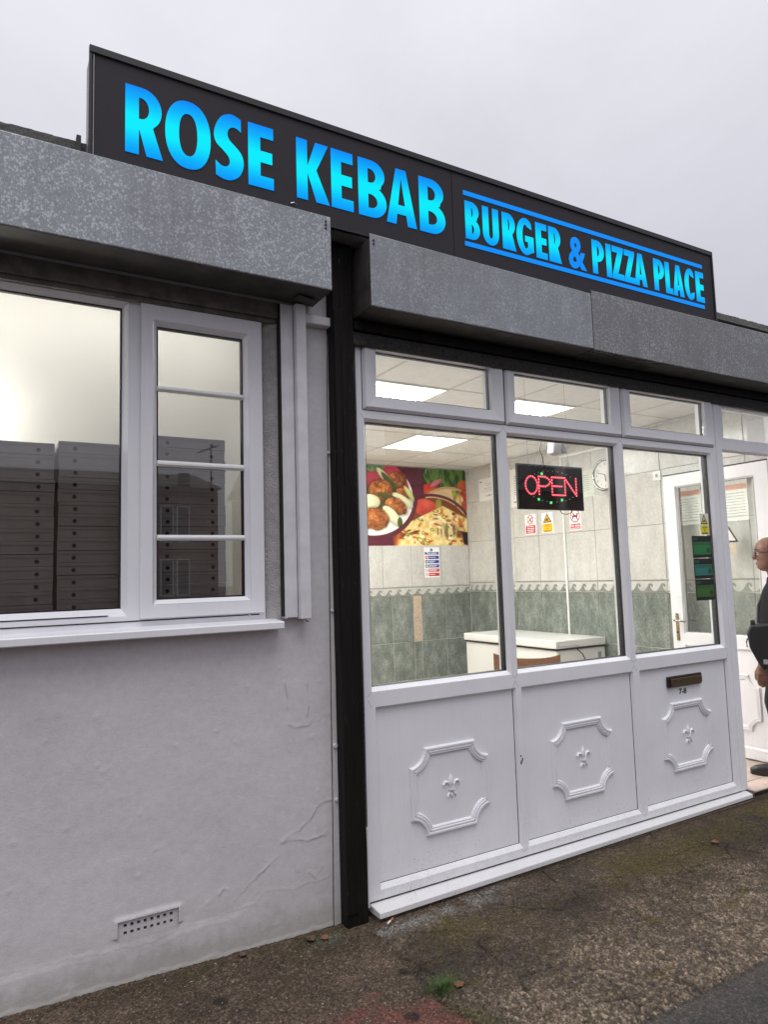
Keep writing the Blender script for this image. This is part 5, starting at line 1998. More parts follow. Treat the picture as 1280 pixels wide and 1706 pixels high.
# ------------------------------------------------------------------ notices
def fire_notice():
    a0, a1, b0, b1 = 2.983, 3.200, 1.440, 1.800
    fr = BW
    root = thing('fire_notice', fr.p(3.09, 1.44), 'fire action notice with blue and red bands below the food poster', 'notice')
    m = MB()
    fr.rect(m, a0, a1, b0, b1, .0005, .002)
    m.build('sheet', M['white_print'], root)
    m = MB()
    fr.disc(m, 3.087, 1.768, .019, .002, .0024)
    d = m.build('symbol_disc', M['blue'], root)
    text('lettering', '!', .03, fr, 3.087, 1.757, .0024, M['white_print'], d, align='CENTER', bold=.0008)
    m = MB()
    fr.rect(m, a0 + .010, a1 - .008, 1.712, 1.742, .002, .0024)
    bd = m.build('colour_band', M['blue'], root)
    text('lettering', 'Fire action', .033, fr, 3.091, 1.718, .0024, M['white_print'], bd, align='CENTER', bold=.0007)
    for k, (mt, sym) in enumerate(((M['blue'], M['red']), (M['blue'], M['ink']), (M['blue'], M['green_safe']), (M['red'], None), (M['red'], None))):
        bt = 1.700 - k * .051
        m = MB()
        fr.rect(m, a0 + .058, a1 - .006, bt - .040, bt - .002, .002, .0024)
        bd = m.build('colour_band', mt, root)
        for j in range(2 if k in (1, 2, 3) else 1):
            m = MB()
            w_ = (.10, .095, .12, .12, .085)[k] - .02 * j
            fr.rect(m, a0 + .066, a0 + .066 + w_, bt - .017 - .012 * j - (.006 if k in (0, 4) else 0), bt - .011 - .012 * j - (.006 if k in (0, 4) else 0), .0024, .0027)
            m.build('printed_line', M['white_print'], bd)
        if sym:
            m = MB()
            fr.rect(m, a0 + .012, a0 + .050, bt - .040, bt - .002, .002, .0024)
            sy = m.build('symbol', sym, root)
            m = MB()
            fr.poly(m, [(a0 + .020, bt - .034), (a0 + .034, bt - .024), (a0 + .044, bt - .032), (a0 + .036, bt - .010), (a0 + .024, bt - .014)], .0024, .0027)
            m.build('figure', M['white_print'], sy)
        else:
            m = MB()
            fr.annulus(m, a0 + .032, bt - .021, .019, .0155, .002, .0024)
            fr.line(m, (a0 + .020, bt - .010), (a0 + .044, bt - .032), .004, .002, .0023)
            m.build('symbol', M['red'], root)


fire_notice()


def prohibition(name, a0, a1, b0, b1, label, dog):
    fr = SW
    root = thing(name, fr.p((a0 + a1) / 2, b0), label, 'notice')
    w, h = a1 - a0, b1 - b0
    m = MB()
    fr.rect(m, a0, a1, b0, b1, .0005, .002)
    m.build('sheet', M['white_print'], root)
    band = .30 if dog else .46
    m = MB()
    fr.rect(m, a0 + w * .06, a1 - w * .06, b0 + h * .05, b0 + h * band, .002, .0024)
    bd = m.build('colour_band', M['red'], root)
    ca = (a0 + a1) / 2
    if dog:
        text('lettering', 'No dogs', w * .235, fr, ca, b0 + h * .165, .0024, M['white_print'], bd, align='CENTER', bold=.0007)
        m = MB()
        fr.rect(m, a0 + w * .14, a1 - w * .14, b0 + h * .085, b0 + h * .115, .0024, .0027)
        m.build('printed_line', M['white_print'], bd)
    else:
        text('lettering', 'No smoking', h * .105, fr, ca, b0 + h * .375, .0024, M['white_print'], bd, align='CENTER', bold=.0004, sx=.95)
        for k in range(3):                             # three more lines, not readable
            m = MB()
            fr.rect(m, a0 + w * .18, a1 - w * (.16 + .03 * k), b0 + h * (.282 - .088 * k), b0 + h * (.318 - .088 * k), .0024, .0027)
            m.build('printed_line', M['white_print'], bd)
    cy_ = b0 + h * (.66 if dog else .74)
    r = w * (.43 if dog else .30)
    m = MB()
    if dog:
        k = r / .10
        fr.poly(m, [(ca + x * k, cy_ + y * k) for x, y in ((-.055, .012), (.03, .016), (.040, .045), (.058, .042), (.066, .024), (.05, .012), (.045, -.01), (.05, -.055), (.036, -.055), (.026, -.018), (-.03, -.016), (-.045, -.05), (-.06, -.05), (-.052, -.015), (-.07, .03))], .002, .0024)
    else:
        fr.line(m, (ca - r * .6, cy_ - r * .4), (ca + r * .65, cy_ + r * .45), r * .2, .002, .0024)
        fr.line(m, (ca - r * .1, cy_ + r * .1), (ca + r * .25, cy_ - r * .55), r * .16, .0021, .0025)
    m.build('figure', M['ink'], root)
    m = MB()
    fr.annulus(m, ca, cy_, r, r * .83, .0025, .003)
    fr.line(m, (ca - r * .64, cy_ + r * .64), (ca + r * .64, cy_ - r * .64), r * .17, .0026, .0029)
    m.build('prohibition_ring', M['red'], root)


prohibition('no_smoking_sign', -2.938, -2.768, 1.880, 2.10, 'no smoking notice with four red lines, below the glowing sign', False)
cctv_sign(SW, -2.673, -2.505, 1.883, 2.097, 'amber and white CCTV notice on the side wall tiles', 'camera_notice', M['yellow'])
prohibition('no_dogs_sign', -2.264, -2.108, 1.878, 2.10, 'no dogs notice with red ring on the side wall tiles', True)


def sheet(a0, a1, b0, b1, mat, label, lines):
    root = thing('paper_notice', SW.p((a0 + a1) / 2, b0), label, 'notice', 'paper notices on the side wall')
    m = MB()
    SW.rect(m, a0, a1, b0, b1, .0005, .002)
    m.build('sheet', mat, root)
    w, h = a1 - a0, b1 - b0
    m = MB()
    for (p, q, z, th) in lines:
        SW.rect(m, a0 + w * p, a0 + w * q, b0 + h * z, b0 + h * (z + th), .002, .0023)
    m.build('printed_line', M['ink_grey'], root)


sheet(-3.735, -3.40, 2.337, 2.605, M['paper'], 'white certificate on the side wall near the poster', [(.06, .18, .84, .06), (.35, .75, .74, .015), (.42, .7, .66, .015), (.30, .85, .54, .02), (.36, .8, .47, .015), (.1, .92, .40, .012), (.42, .47, .18, .07), (.53, .62, .18, .08), (.66, .82, .20, .04)])
sheet(-3.155, -2.86, 2.204, 2.64, M['paper'], 'white paper notice partly behind the glowing open sign', [(.2, .8, .80 - .06 * k, .015) for k in range(9)] + [(.15, .4, .12, .03)])
sheet(-2.22, -1.912, 2.202, 2.468, M['paper_green'], 'pale greenish paper notice between the glowing sign and clock', [(.2, .8, .80 - .08 * k, .014) for k in range(8)])


def build_clock():
    root = thing('wall_clock', SW.p(-1.745, 2.385), 'round chrome wall clock on the tiled side wall', 'clock')
    c = (-1.745, 2.385)
    m = MB()
    SW.disc(m, *c, .140, .001, .022, 40)
    m.build('dial', M['paper'], root)
    # rim as a ring with rounded section
    m = MB()
    n, k = 48, 10
    for i in range(n):
        t = 2 * math.pi * i / n
        for j in range(k):
            f = 2 * math.pi * j / k
            rr = .146 + .014 * math.cos(f)
            m.v.append(tuple(SW.p(c[0] + rr * math.cos(t), c[1] + rr * math.sin(t), .022 + .020 * math.sin(f))))
    for i in range(n):
        for j in range(k):
            a, b = i * k + j, ((i + 1) % n) * k + j
            j2 = (j + 1) % k
            m.f.append((a, b, ((i + 1) % n) * k + j2, i * k + j2))
    m.mi = [0] * len(m.f)
    m.build('rim', M['chrome'], root, smooth=True)
    for h_ in range(1, 13):
        t = R(90 - 30 * h_)
        text('numeral', str(h_), .034, SW, c[0] + .105 * math.cos(t), c[1] + .105 * math.sin(t) - .012, .022, M['ink_grey'], root, align='CENTER')
    m = MB()
    t = R(90 - 174)
    SW.line(m, c, (c[0] + .068 * math.cos(t), c[1] + .068 * math.sin(t)), .010, .0235, .0245)
    m.build('hour_hand', M['ink'], root)
    m = MB()
    t = R(90 - 288)
    SW.line(m, c, (c[0] + .105 * math.cos(t), c[1] + .105 * math.sin(t)), .0055, .025, .026)
    m.build('minute_hand', M['ink'], root)


build_clock()


def build_conduit():
    root = thing('cable_trunking', SW.p(-2.34, .84), 'white plastic cable trunking running down the tiled wall to freezer', 'trunking')
    m = MB()
    SW.rect(m, -2.352, -2.328, .30, 2.640, .0005, .016)
    m.build('vertical_run', M['white_enamel'], root, bevel=.002)
    m = MB()
    SW.rect(m, -2.352, -1.10, 2.642, 2.668, .0005, .018)
    m.build('horizontal_run', M['white_enamel'], root, bevel=.002)
    s = thing('wall_socket', SW.p(-1.165, 2.25), 'white wall switch plate beside the open door', 'switch')
    m = MB()
    SW.rect(m, -1.211, -1.125, 2.252, 2.336, .0005, .012)
    m.build('plate', M['white_enamel'], s, bevel=.003)
    m = MB()
    SW.rect(m, -1.178, -1.158, 2.278, 2.31, .0122, .016)
    m.build('rocker', M['grey_plastic'], s)


build_conduit()


def build_freezer():
    root = thing('chest_freezer', (3.28, 2.5, 0), 'white chest freezer standing along the tiled side wall', 'freezer')
    E_ = M['white_enamel']
    x0, x1, y0, y1 = 2.955, 3.60, 1.835, 3.235
    m = MB()
    m.box(x0 + .02, x1, y0 + .015, y1 - .015, .03, .745)
    m.build('body', E_, root, bevel=.012, seg=2)
    m = MB()
    m.box(x0 + .008, x1, y0 + .008, y1 - .008, .747, .760)
    m.build('lid_gasket', M['rubber'], root)
    m = MB()
    m.box(x0, x1, y0, y1, .762, .835)
    lid = m.build('lid', E_, root, bevel=.012, seg=2)
    m = MB()
    m.box(x0 + .03, x0 + .30, y0 - .003, y0 + .02, .778, .820)
    m.build('badge_plate', M['grey_plastic'], lid, bevel=.004)
    m = MB()
    m.box(x0 + .034, x0 + .296, y0 - .0045, y0 - .0032, .782, .816)
    m.build('badge_face', E_, lid)
    m = MB()
    m.box(x0 - .022, x0 + .001, 2.42, 2.66, .772, .795)
    m.build('handle', E_, lid, bevel=.005)
    m = MB()
    m.box(x0 + .006, x0 + .021, 2.47, 2.60, .56, .60)
    m.build('latch', M['grey_plastic'], root, bevel=.004)
    m = MB()
    m.box(x1 - .10, x1 - .06, y0 + .010, y0 + .0145, .60, .70)
    m.build('vent_grille', M['grey_plastic'], root)
    m = MB()
    m.tube([(x0 + .25, y0 - .005, .755), (x0 + .30, y0 - .03, .70), (x0 + .35, y0 - .035, .60), (x0 + .37, y0 - .02, .45), (x0 + .36, y0 + .01, .2)], .0055, 6)
    m.build('power_cord', M['black_plastic'], root, smooth=True)
    for a in (x0 + .08, x1 - .08):
        for b in (y0 + .1, y1 - .1):
            m = MB()
            m.box(a - .03, a + .03, b - .03, b + .03, 0.0, .0295)
            m.build('foot', M['black_plastic'], root)


build_freezer()


def build_chair():
    root = thing('wooden_chair', (2.05, 1.2, 0), 'brown wooden chair back in front of the freezer', 'chair')
    W_ = M['chair_wood']
    A, B = Vector((1.735, 1.165, 0)), Vector((1.985, .83, 0))
    d = (B - A).normalized()
    n = Vector((d.y, -d.x, 0))
    if n.x < 0:
        n = -n                                      # seat on the freezer side
    def bar(p, q, w, t, name):
        m = MB()
        ax = (q - p).normalized()
        s1 = n if abs(ax.z) > .5 else Vector((0, 0, 1))
        s2 = ax.cross(s1).normalized()
        vs_ = []
        for e_ in (p, q):
            for a, b in ((-1, -1), (1, -1), (1, 1), (-1, 1)):
                vs_.append(e_ + s1 * t / 2 * a + s2 * w / 2 * b)
        m.hexa([vs_[i] for i in (0, 1, 2, 3, 4, 5, 6, 7)])
        return m.build(name, W_, root, bevel=.004)
    Z_ = Vector((0, 0, 1))
    for P_ in (A, B):
        bar(P_ + n * .06, P_ + Z_ * .835, .045, .03, 'rear_post')
        bar(P_ + n * .44, P_ + n * .42 + Z_ * .44, .04, .04, 'leg')
    # crest rail, dipping in the middle with raised ears
    m = MB()
    L = (B - A).length
    k = 14
    for i in range(k + 1):
        u = -.08 + 1.16 * i / k
        q = A + (B - A) * u - n * .02 * math.sin(math.pi * min(max(u, 0), 1))
        top = .850 + .020 * (2 * abs(u - .5)) ** 3
        bot = .760 - .01 * math.cos((u - .5) * 3)
        m.v += [tuple(q - n * .012 + Z_ * bot), tuple(q + n * .012 + Z_ * bot), tuple(q + n * .012 + Z_ * top), tuple(q - n * .012 + Z_ * top)]
    for i in range(k):
        for j in range(4):
            a, b = 4 * i + j, 4 * i + (j + 1) % 4
            m.f.append((a, b, b + 4, a + 4))
    m.f += [(3, 2, 1, 0), (4 * k, 4 * k + 1, 4 * k + 2, 4 * k + 3)]
    m.mi = [0] * len(m.f)
    m.build('crest_rail', W_, root, bevel=.003)
    for t in (.3, .5, .7):
        p = A + (B - A) * t
        bar(p + Z_ * .46, p + Z_ * .77, .03, .014, 'splat')
    m = MB()
    c = [A + n * .02, B + n * .02, B + n * .45, A + n * .45]
    m.hexa([tuple(p + Z_ * .44) for p in c] + [tuple(p + Z_ * .465) for p in c])
    m.build('seat', W_, root, bevel=.006)


build_chair()


# ------------------------------------------------------------------ glowing OPEN sign
def build_open_sign():
    y = .30
    fr = Frame((0, y, 0), (1, 0, 0), (0, 0, 1), (0, -1, 0))
    x0, x1, z0, z1 = 1.247, 1.798, 1.853, 2.136
    root = thing('open_sign', (1.52, y, z0), 'black hanging sign with glowing red dotted OPEN and green dots', 'illuminated sign')
    m = MB()
    m.box(x0, x1, y + .001, y + .022, z0, z1)
    m.build('board', M['black_plastic'], root, bevel=.002)
    m = MB()
    m.box(x0 + .012, x1 - .012, y - .001, y + .0008, z0 + .012, z1 - .012)
    m.build('face', M['open_face'], root)
    # letters: bright dots along the strokes, their red glow put in as strips
    Lw, Lh, zb = .098, .112, 1.948
    cxs = [1.352, 1.462, 1.572, 1.683]
    P = {'O': [[(.5 + .5 * math.cos(R(a)), .5 + .5 * math.sin(R(a))) for a in range(0, 361, 24)]],
         'P': [[(0, 0), (0, 1)], [(0, 1), (.55, 1), (.85, .9), (.98, .74), (.85, .56), (.55, .46), (0, .46)]],
         'E': [[(0, 0), (0, 1)], [(0, 1), (1, 1)], [(0, .5), (.85, .5)], [(0, 0), (1, 0)]],
         'N': [[(0, 0), (0, 1)], [(0, 1), (1, 0)], [(1, 0), (1, 1)]]}
    dots, glow = MB(), MB()
    hgt = 0
    for ch, cx_ in zip('OPEN', cxs):
        lt = MB()
        lg = MB()
        for st in P[ch]:
            pts = [Vector((cx_ - Lw / 2 + a * Lw, zb + b * Lh)) for a, b in st]
            Ls = [(q - p).length for p, q in zip(pts[:-1], pts[1:])]
            tot = sum(Ls)
            n = max(3, int(round(tot / .0175)))
            acc = 0
            samp = []
            for k in range(n + 1):
                s = tot * k / n
                i = 0
                while i < len(Ls) - 1 and s > Ls[i]:
                    s -= Ls[i]
                    i += 1
                samp.append(pts[i] + (pts[i + 1] - pts[i]) * (s / Ls[i]))
            for p, q in zip(samp[:-1], samp[1:]):
                hgt += 1
                fr.line(lg, p, q + (q - p) * .1, .0150, .0012, .0015 + .000003 * hgt)
            for q in samp[:-1] if ch == 'O' else samp:
                hgt += 1
                fr.disc(lt, q.x, q.y, .0042, .0016, .0040 + .000002 * hgt, 8)
        g = lg.build('letter_halo', M['led_glow'], root)
        lt.build('led_dots', M['led_red'], g)['kind'] = 'stuff'
    # oval of small green / unlit dots
    lit_ = MB()
    off = MB()
    for k in range(34):
        a = 2 * math.pi * k / 34 + .05
        px, pz = 1.525 + .225 * math.cos(a), 2.000 + .098 * math.sin(a)
        if abs(pz - 2.004) < .052:
            continue
        fr.disc(off, px, pz, .0032, .0016, .0038, 8)
    for px, pz in ((1.440, 2.078), (1.405, 1.916), (1.505, 1.898), (1.600, 1.918)):
        fr.disc(lit_, px, pz, .0085, .0016, .006, 10)
    off.build('oval_dots', M['led_off'], root)['kind'] = 'stuff'
    lit_.build('green_dots', M['led_green'], root)['kind'] = 'stuff'
    for x in (1.345, 1.685):
        m = MB()
        m.tube([(x, y + .012, z1 - .002), (x, y + .012, HC)], .0012, 5)
        m.build('hanging_wire', M['grey_plastic'], root)
        m = MB()
        fr2 = Frame((x, y + .012, z1 + .012), (1, 0, 0), (0, 0, 1), (0, -1, 0))
        fr2.annulus(m, 0, 0, .012, .0095, -.001, .001, 14)
        m.build('hook', M['grey_plastic'], root)
    m = MB()
    m.tube([(1.49, y + .03, z1 - .01), (1.487, y + .03, z1 + .05), (1.465, y + .03, z1 + .10), (1.475, y + .02, z1 + .16), (1.455, y + .03, z1 + .24)], .0028, 6)
    m.tube([(1.60, y + .026, z0 + .01), (1.63, y + .03, z0 - .018), (1.67, y + .03, z0 - .022), (1.705, y + .03, z0 - .012), (1.712, y + .026, z0 + .01)], .0025, 6)
    m.build('power_cord', M['black_plastic'], root, smooth=True)
    # small sensor on a bracket over it
    s = thing('motion_sensor', (1.50, .16, 2.24), 'small white and grey sensor hanging above the glowing sign', 'sensor')
    m = MB()
    m.hexa([(1.405, .15, 2.182), (1.462, .135, 2.175), (1.478, .21, 2.175), (1.415, .22, 2.182), (1.42, .15, 2.262), (1.470, .135, 2.262), (1.482, .21, 2.262), (1.428, .22, 2.262)])
    m.build('housing', M['old_white'], s, bevel=.006)
    m = MB()
    m.hexa([(1.4645, .128, 2.186), (1.522, .150, 2.190), (1.518, .205, 2.190), (1.4805, .205, 2.186), (1.464, .134, 2.266), (1.500, .155, 2.262), (1.500, .205, 2.262), (1.4845, .205, 2.266)])
    m.build('front_window', M['grey_plastic'], s, bevel=.005)
    m = MB()
    m.box(1.44, 1.47, .0855, .20, 2.264, 2.275)
    m.build('bracket', M['grey_plastic'], s)


build_open_sign()


# menu boards on the far side of the shop, seen only as a reflection in the open door
for y0, y1, lab in ((2.42, 3.06, 'lit menu board reflected in the open door, nearer the street'), (3.10, 3.72, 'lit menu board with orange header reflected in the open door')):
    root = thing('menu_board', (0.0, (y0 + y1) / 2, 2.06), lab, 'menu board', 'lit menu boards')
    m = MB()
    m.box(-.018, .03, y0, y1, 2.05, 2.64)
    m.build('casing', M['grey_plastic'], root)
    m = MB()
    m.box(.0305, .034, y0 + .01, y1 - .01, 2.06, 2.63)
    m.build('face', M['menu'], root)
    m = MB()
    m.box(.0345, .036, y0 + .02, y1 - .02, 2.47, 2.54)
    m.build('header', M['menu_head'], root)
    m = MB()
    for k in range(9):
        m.box(.0345, .036, y0 + .05, y1 - .22, 2.42 - k * .038, 2.428 - k * .038)
        m.box(.0345, .036, y1 - .15, y1 - .06, 2.42 - k * .038, 2.428 - k * .038)
    m.build('printed_line', M['ink_grey'], root)


# ------------------------------------------------------------------ room behind the left window, pizza boxes
def build_back_room():
    m = MB()
    m.box(-3.2, -.17, .86, .90, -.1, 3.08)
    tag(m.build('cream_wall', M['cream']), kind='structure')
    m = MB()
    m.box(-3.25, -3.2, .245, .9, -.1, 3.08)
    tag(m.build('cream_end_wall', M['cream']), kind='structure')
    m = MB()
    m.box(-3.2, -.17, .245, .86, 3.0, 3.08)
    tag(m.build('cream_ceiling', M['cream']), kind='structure')
    t = thing('work_surface', (-1.2, .45, 1.1), 'pale shelf under the stacked pizza boxes behind the window', 'shelf')
    m = MB()
    m.box(-3.19, -.18, .15, .80, 1.17, 1.20)
    m.build('shelf_board', M['cream'], t)
    m = MB()
    for x in (-3.1, -1.7, -.3):
        m.box(x - .02, x + .02, .60, .70, .0, 1.169)
    m.build('support', M['cream'], t)
    b = thing('bare_bulb', (-1.76, .62, 2.3), 'bright lamp glowing behind the left window', 'lamp')
    m = MB()
    m.tube([(-1.76, .62, 2.20), (-1.76, .62, 2.22), (-1.76, .62, 2.25), (-1.76, .62, 2.28), (-1.76, .62, 2.31)], [.02, .042, .05, .042, .016], 16)
    m.build('globe', M['bulb'], b, smooth=True)
    m = MB()
    m.tube([(-1.76, .62, 2.312), (-1.76, .62, 2.995)], .006, 6)
    m.build('flex', M['black_plastic'], b)
    b = thing('added_fill_lamp', (-1.0, .45, 2.97), 'added out of view lamp brightening the cream back room', 'lamp')  # unseen lamp, added above the view to brighten this room
    m = MB()
    m.box(-1.8, -.35, .50, .56, 2.955, 2.98)
    m.build('diffuser', M['fill_lamp'], b)
    m = MB()
    m.box(-1.8, -.35, .49, .57, 2.981, 2.999)
    m.build('casing', M['white_enamel'], b)
    ords = ['first', 'second', 'third', 'fourth', 'fifth', 'sixth', 'seventh', 'eighth', 'ninth', 'tenth', 'eleventh', 'twelfth', 'thirteenth', 'fourteenth', 'fifteenth', 'sixteenth', 'seventeenth', 'eighteenth', 'nineteenth']
    H = .0502
    mb = MB()
    mb.box(0, .322, 0, .32, 0.0004, H - .0004)
    box_me = mb.mesh('box_body', bevel=.0012)
    mb = MB()
    mb.box(.004, .318, -.0016, -.0002, H * .70, H * .73)
    flap_me = mb.mesh('lid_edge')
    mb = MB()
    Frame((0, 0, H * .40), (1, 0, 0), (0, 0, 1), (0, -1, 0)).disc(mb, 0, 0, .0085, .0002, .0012, 14)
    hole_me = mb.mesh('vent_hole')
    rnd = random.Random(9)
    for x0, top, nm in ((-1.642, 2.052, 'the stack nearest the picture edge'), (-1.305, 2.066, 'the stack beside the window mullion'), (-.932, 2.118, 'the stack behind the barred sash')):
        n = int((top - 1.2) / H)
        zb = top - n * H
        for k in range(n):
            j = rnd.uniform(-.004, .004)
            root = thing('pizza_box', (x0 + j * .5, .19 + rnd.uniform(-.002, .002), max(1.2, zb) + (n - 1 - k) * H), '%s brown pizza box from the top in %s' % (ords[k], nm), 'pizza box', 'stacked brown pizza boxes')
            for me, mt, dx in ((box_me, M['card'], 0), (flap_me, M['card_edge'], 0), (hole_me, M['dark_hole'], .062), (hole_me, M['dark_hole'], .262)):
                o = bpy.data.objects.new(me.name, me)
                if not me.materials:
                    me.materials.append(mt)
                COL.objects.link(o)
                o.parent = root
                o.location = (dx, 0, 0)


build_back_room()
# ------------------------------------------------------------------ the man in the doorway
def fused(name, lofts, voxel, mat, parent, smooth_it=2):
    """closed lofts (lists of rings) fused into one continuous surface"""
    m = MB()
    for rings in lofts:
        n = len(rings[0])
        b = len(m.v)
        for r_ in rings:
            m.v += [tuple(p) for p in r_]
        for i in range(len(rings) - 1):
            for k in range(n):
                a, c = b + i * n + k, b + i * n + (k + 1) % n
                m.f.append((a, c, c + n, a + n))
        m.f.append(tuple(b + k for k in range(n - 1, -1, -1)))
        m.f.append(tuple(b + (len(rings) - 1) * n + k for k in range(n)))
    m.mi = [0] * len(m.f)
    me = bpy.data.meshes.new('tmp')
    me.from_pydata(m.v, [], m.f)
    o = bpy.data.objects.new('tmp', me)
    COL.objects.link(o)
    md = o.modifiers.new('r', 'REMESH')
    md.mode = 'VOXEL'
    md.voxel_size = voxel
    md.use_smooth_shade = True
    if smooth_it:
        sm = o.modifiers.new('s', 'SMOOTH')
        sm.factor = .5
        sm.iterations = smooth_it
    dg = bpy.context.evaluated_depsgraph_get()
    out = bpy.data.meshes.new_from_object(o.evaluated_get(dg))
    bpy.data.objects.remove(o)
    out.name = name
    out.materials.clear()
    return link(name, out, mat, parent)


def build_man():
    f = Vector((-.545, .838, 0)).normalized()
    l_ = Vector((-f.y, f.x, 0))
    O = Vector((3.36, .10, 0.0))
    P = lambda s, l, z: O + f * s + l_ * l + Vector((0, 0, z))
    root = thing('person', O, 'man in grey knit jumper and black trousers wearing glasses, standing in the doorway', 'person')

    def ering(s, l, z, a, b, n=20, tilt=0.0):       # a along left, b along forward
        return [P(s + b * math.sin(t), l + a * math.cos(t), z + tilt * math.sin(t)) for t in [2 * math.pi * k / n for k in range(n)]]

    def tube(pts, n=12):                            # (s,l,z,r) along a limb
        V_ = [P(*p[:3]) for p in pts]
        out = []
        for i, q in enumerate(V_):
            d = (V_[min(i + 1, len(V_) - 1)] - V_[max(i - 1, 0)]).normalized()
            a = d.cross(f if abs(d.dot(f)) < .9 else Vector((0, 0, 1))).normalized()
            b = d.cross(a)
            out.append([q + (a * math.cos(2 * math.pi * k / n) + b * math.sin(2 * math.pi * k / n)) * pts[i][3] for k in range(n)])
        return out
    zc = 1.437                                       # chin
    hs = -.052                                       # head axis
    prof = [(-.012, .050, -.03, .030), (0, .070, -.035, .036), (.015, .084, -.045, .046), (.03, .080, -.056, .052), (.045, .087, -.068, .057), (.06, .081, -.080, .062), (.075, .084, -.090, .066), (.1, .083, -.099, .071), (.118, .079, -.102, .073), (.138, .090, -.104, .075), (.165, .090, -.104, .076), (.19, .080, -.097, .071), (.21, .062, -.080, .057), (.225, .040, -.056, .038), (.235, .010, -.02, .012)]
    head = []
    for z, fr_, bk, w in prof:
        c, b = (fr_ + bk) / 2, (fr_ - bk) / 2
        head.append([P(hs + c + b * math.sin(t), math.copysign(abs(math.cos(t)) ** .9, math.cos(t)) * w, zc + z) for t in [2 * math.pi * k / 28 for k in range(28)]])
    T = lambda pts: tube(pts)
    nose = T([(hs + .074, 0, zc + .126, .009), (hs + .092, 0, zc + .105, .011), (hs + .103, 0, zc + .088, .0145), (hs + .092, 0, zc + .078, .013)])
    lips = [T([(hs + .074, -.024, zc + .049, .004), (hs + .086, 0, zc + .051, .007), (hs + .074, .024, zc + .049, .004)]), T([(hs + .072, -.022, zc + .040, .004), (hs + .084, 0, zc + .038, .008), (hs + .072, .022, zc + .040, .004)])]
    brow = T([(hs + .060, -.055, zc + .138, .008), (hs + .084, -.02, zc + .142, .009), (hs + .084, .02, zc + .142, .009), (hs + .060, .055, zc + .138, .008)])
    ears = [T([(hs - .012, s * .073, zc + .085, .008), (hs - .022, s * .080, zc + .105, .014), (hs - .020, s * .082, zc + .130, .015), (hs - .010, s * .077, zc + .142, .008)]) for s in (1, -1)]
    neck = [ering(-.105, 0, 1.30, .085, .075), ering(-.10, 0, 1.37, .066, .066), ering(-.088, 0, 1.43, .060, .062), ering(-.080, 0, 1.48, .058, .060)]

    def hand(s, l, z, sd):
        out = [T([(s - .005, l, z + .10, .026), (s, l, z + .05, .033), (s + .004, l, z + .01, .034)])]
        out[0] = [[p + l_ * (-(p - P(s, l, z)).dot(l_) * .45) for p in r_] for r_ in out[0]]      # flat palm
        for k, (o_, ln) in enumerate(((.026, .070), (.009, .080), (-.009, .076), (-.026, .060))):
            out.append(T([(s + o_ * .8, l, z + .03, .0095), (s + o_ + .004, l - sd * .006, z - .012 - ln * .2, .009), (s + o_ + .002, l - sd * .018, z - .012 - ln * .6, .0085), (s + o_ - .006, l - sd * .032, z - .010 - ln * .9, .007)]))
        out.append(T([(s + .020, l - sd * .004, z + .06, .012), (s + .040, l - sd * .016, z + .025, .0105), (s + .044, l - sd * .026, z - .012, .009), (s + .040, l - sd * .032, z - .034, .0075)]))
        return out
    arm = {1: [(-.11, .185, 1.31, .052), (-.115, .225, 1.20, .050), (-.10, .245, 1.06, .044), (-.04, .245, .93, .038), (.035, .225, .80, .029)],
           -1: [(-.11, -.185, 1.31, .052), (-.125, -.225, 1.20, .050), (-.13, -.245, 1.05, .044), (-.09, -.245, .92, .036), (-.04, -.235, .80, .028)]}
    legs = {1: [(-.095, .085, .90, .085), (-.07, .095, .72, .080), (-.015, .098, .50, .058), (-.035, .098, .40, .056), (-.045, .098, .22, .046), (-.03, .098, .08, .038)],
            -1: [(-.10, -.085, .90, .085), (-.10, -.095, .72, .080), (-.10, -.098, .50, .058), (-.14, -.098, .40, .056), (-.18, -.098, .22, .046), (-.19, -.098, .08, .038)]}
    torso = [ering(-.105, 0, .84, .150, .105), ering(-.10, 0, .95, .158, .118), ering(-.085, 0, 1.08, .158, .122), ering(-.095, 0, 1.2, .165, .112), ering(-.105, 0, 1.29, .175, .098), ering(-.108, 0, 1.335, .14, .078), ering(-.106, 0, 1.365, .08, .068)]
    lofts = [head, nose, brow, neck, torso] + lips + ears
    for sd in (1, -1):
        lofts += [T(arm[sd]), T(legs[sd])]
        q = arm[sd][-1]
        lofts += hand(q[0] + .02, q[1] - .012 * sd, q[2] - .10, sd)
        s0 = legs[sd][-1][0]
        lofts += [T([(s0 - .05, .098 * sd, .04, .032), (s0 + .05, .10 * sd, .045, .036), (s0 + .15, .105 * sd, .028, .024)])]
    fused('body', lofts, .006, M['skin'], root, 2)
    grow = lambda pts, d: [(a, b, c, r + d) for a, b, c, r in pts]
    jl = [[ering(-.105, 0, .86, .168, .125), ering(-.10, 0, .90, .176, .136), ering(-.085, 0, 1.02, .178, .142), ering(-.086, 0, 1.10, .176, .138), ering(-.095, 0, 1.2, .182, .126), ering(-.105, 0, 1.29, .190, .110), ering(-.108, 0, 1.338, .155, .090), ering(-.104, 0, 1.368, .095, .082), ering(-.100, 0, 1.385, .076, .074)]]
    for sd in (1, -1):
        jl.append(T(grow(arm[sd], .013)))
    fused('jumper', jl, .009, M['knit'], root, 3)
    tl = [[ering(-.105, 0, .78, .165, .118), ering(-.105, 0, .90, .163, .122), ering(-.102, 0, .93, .160, .12)]]
    for sd in (1, -1):
        L2 = grow(legs[sd], .016)
        L2[-1] = (L2[-1][0], L2[-1][1], .055, .060)
        tl.append(T(L2))
    fused('trousers', tl, .009, M['trouser'], root, 3)
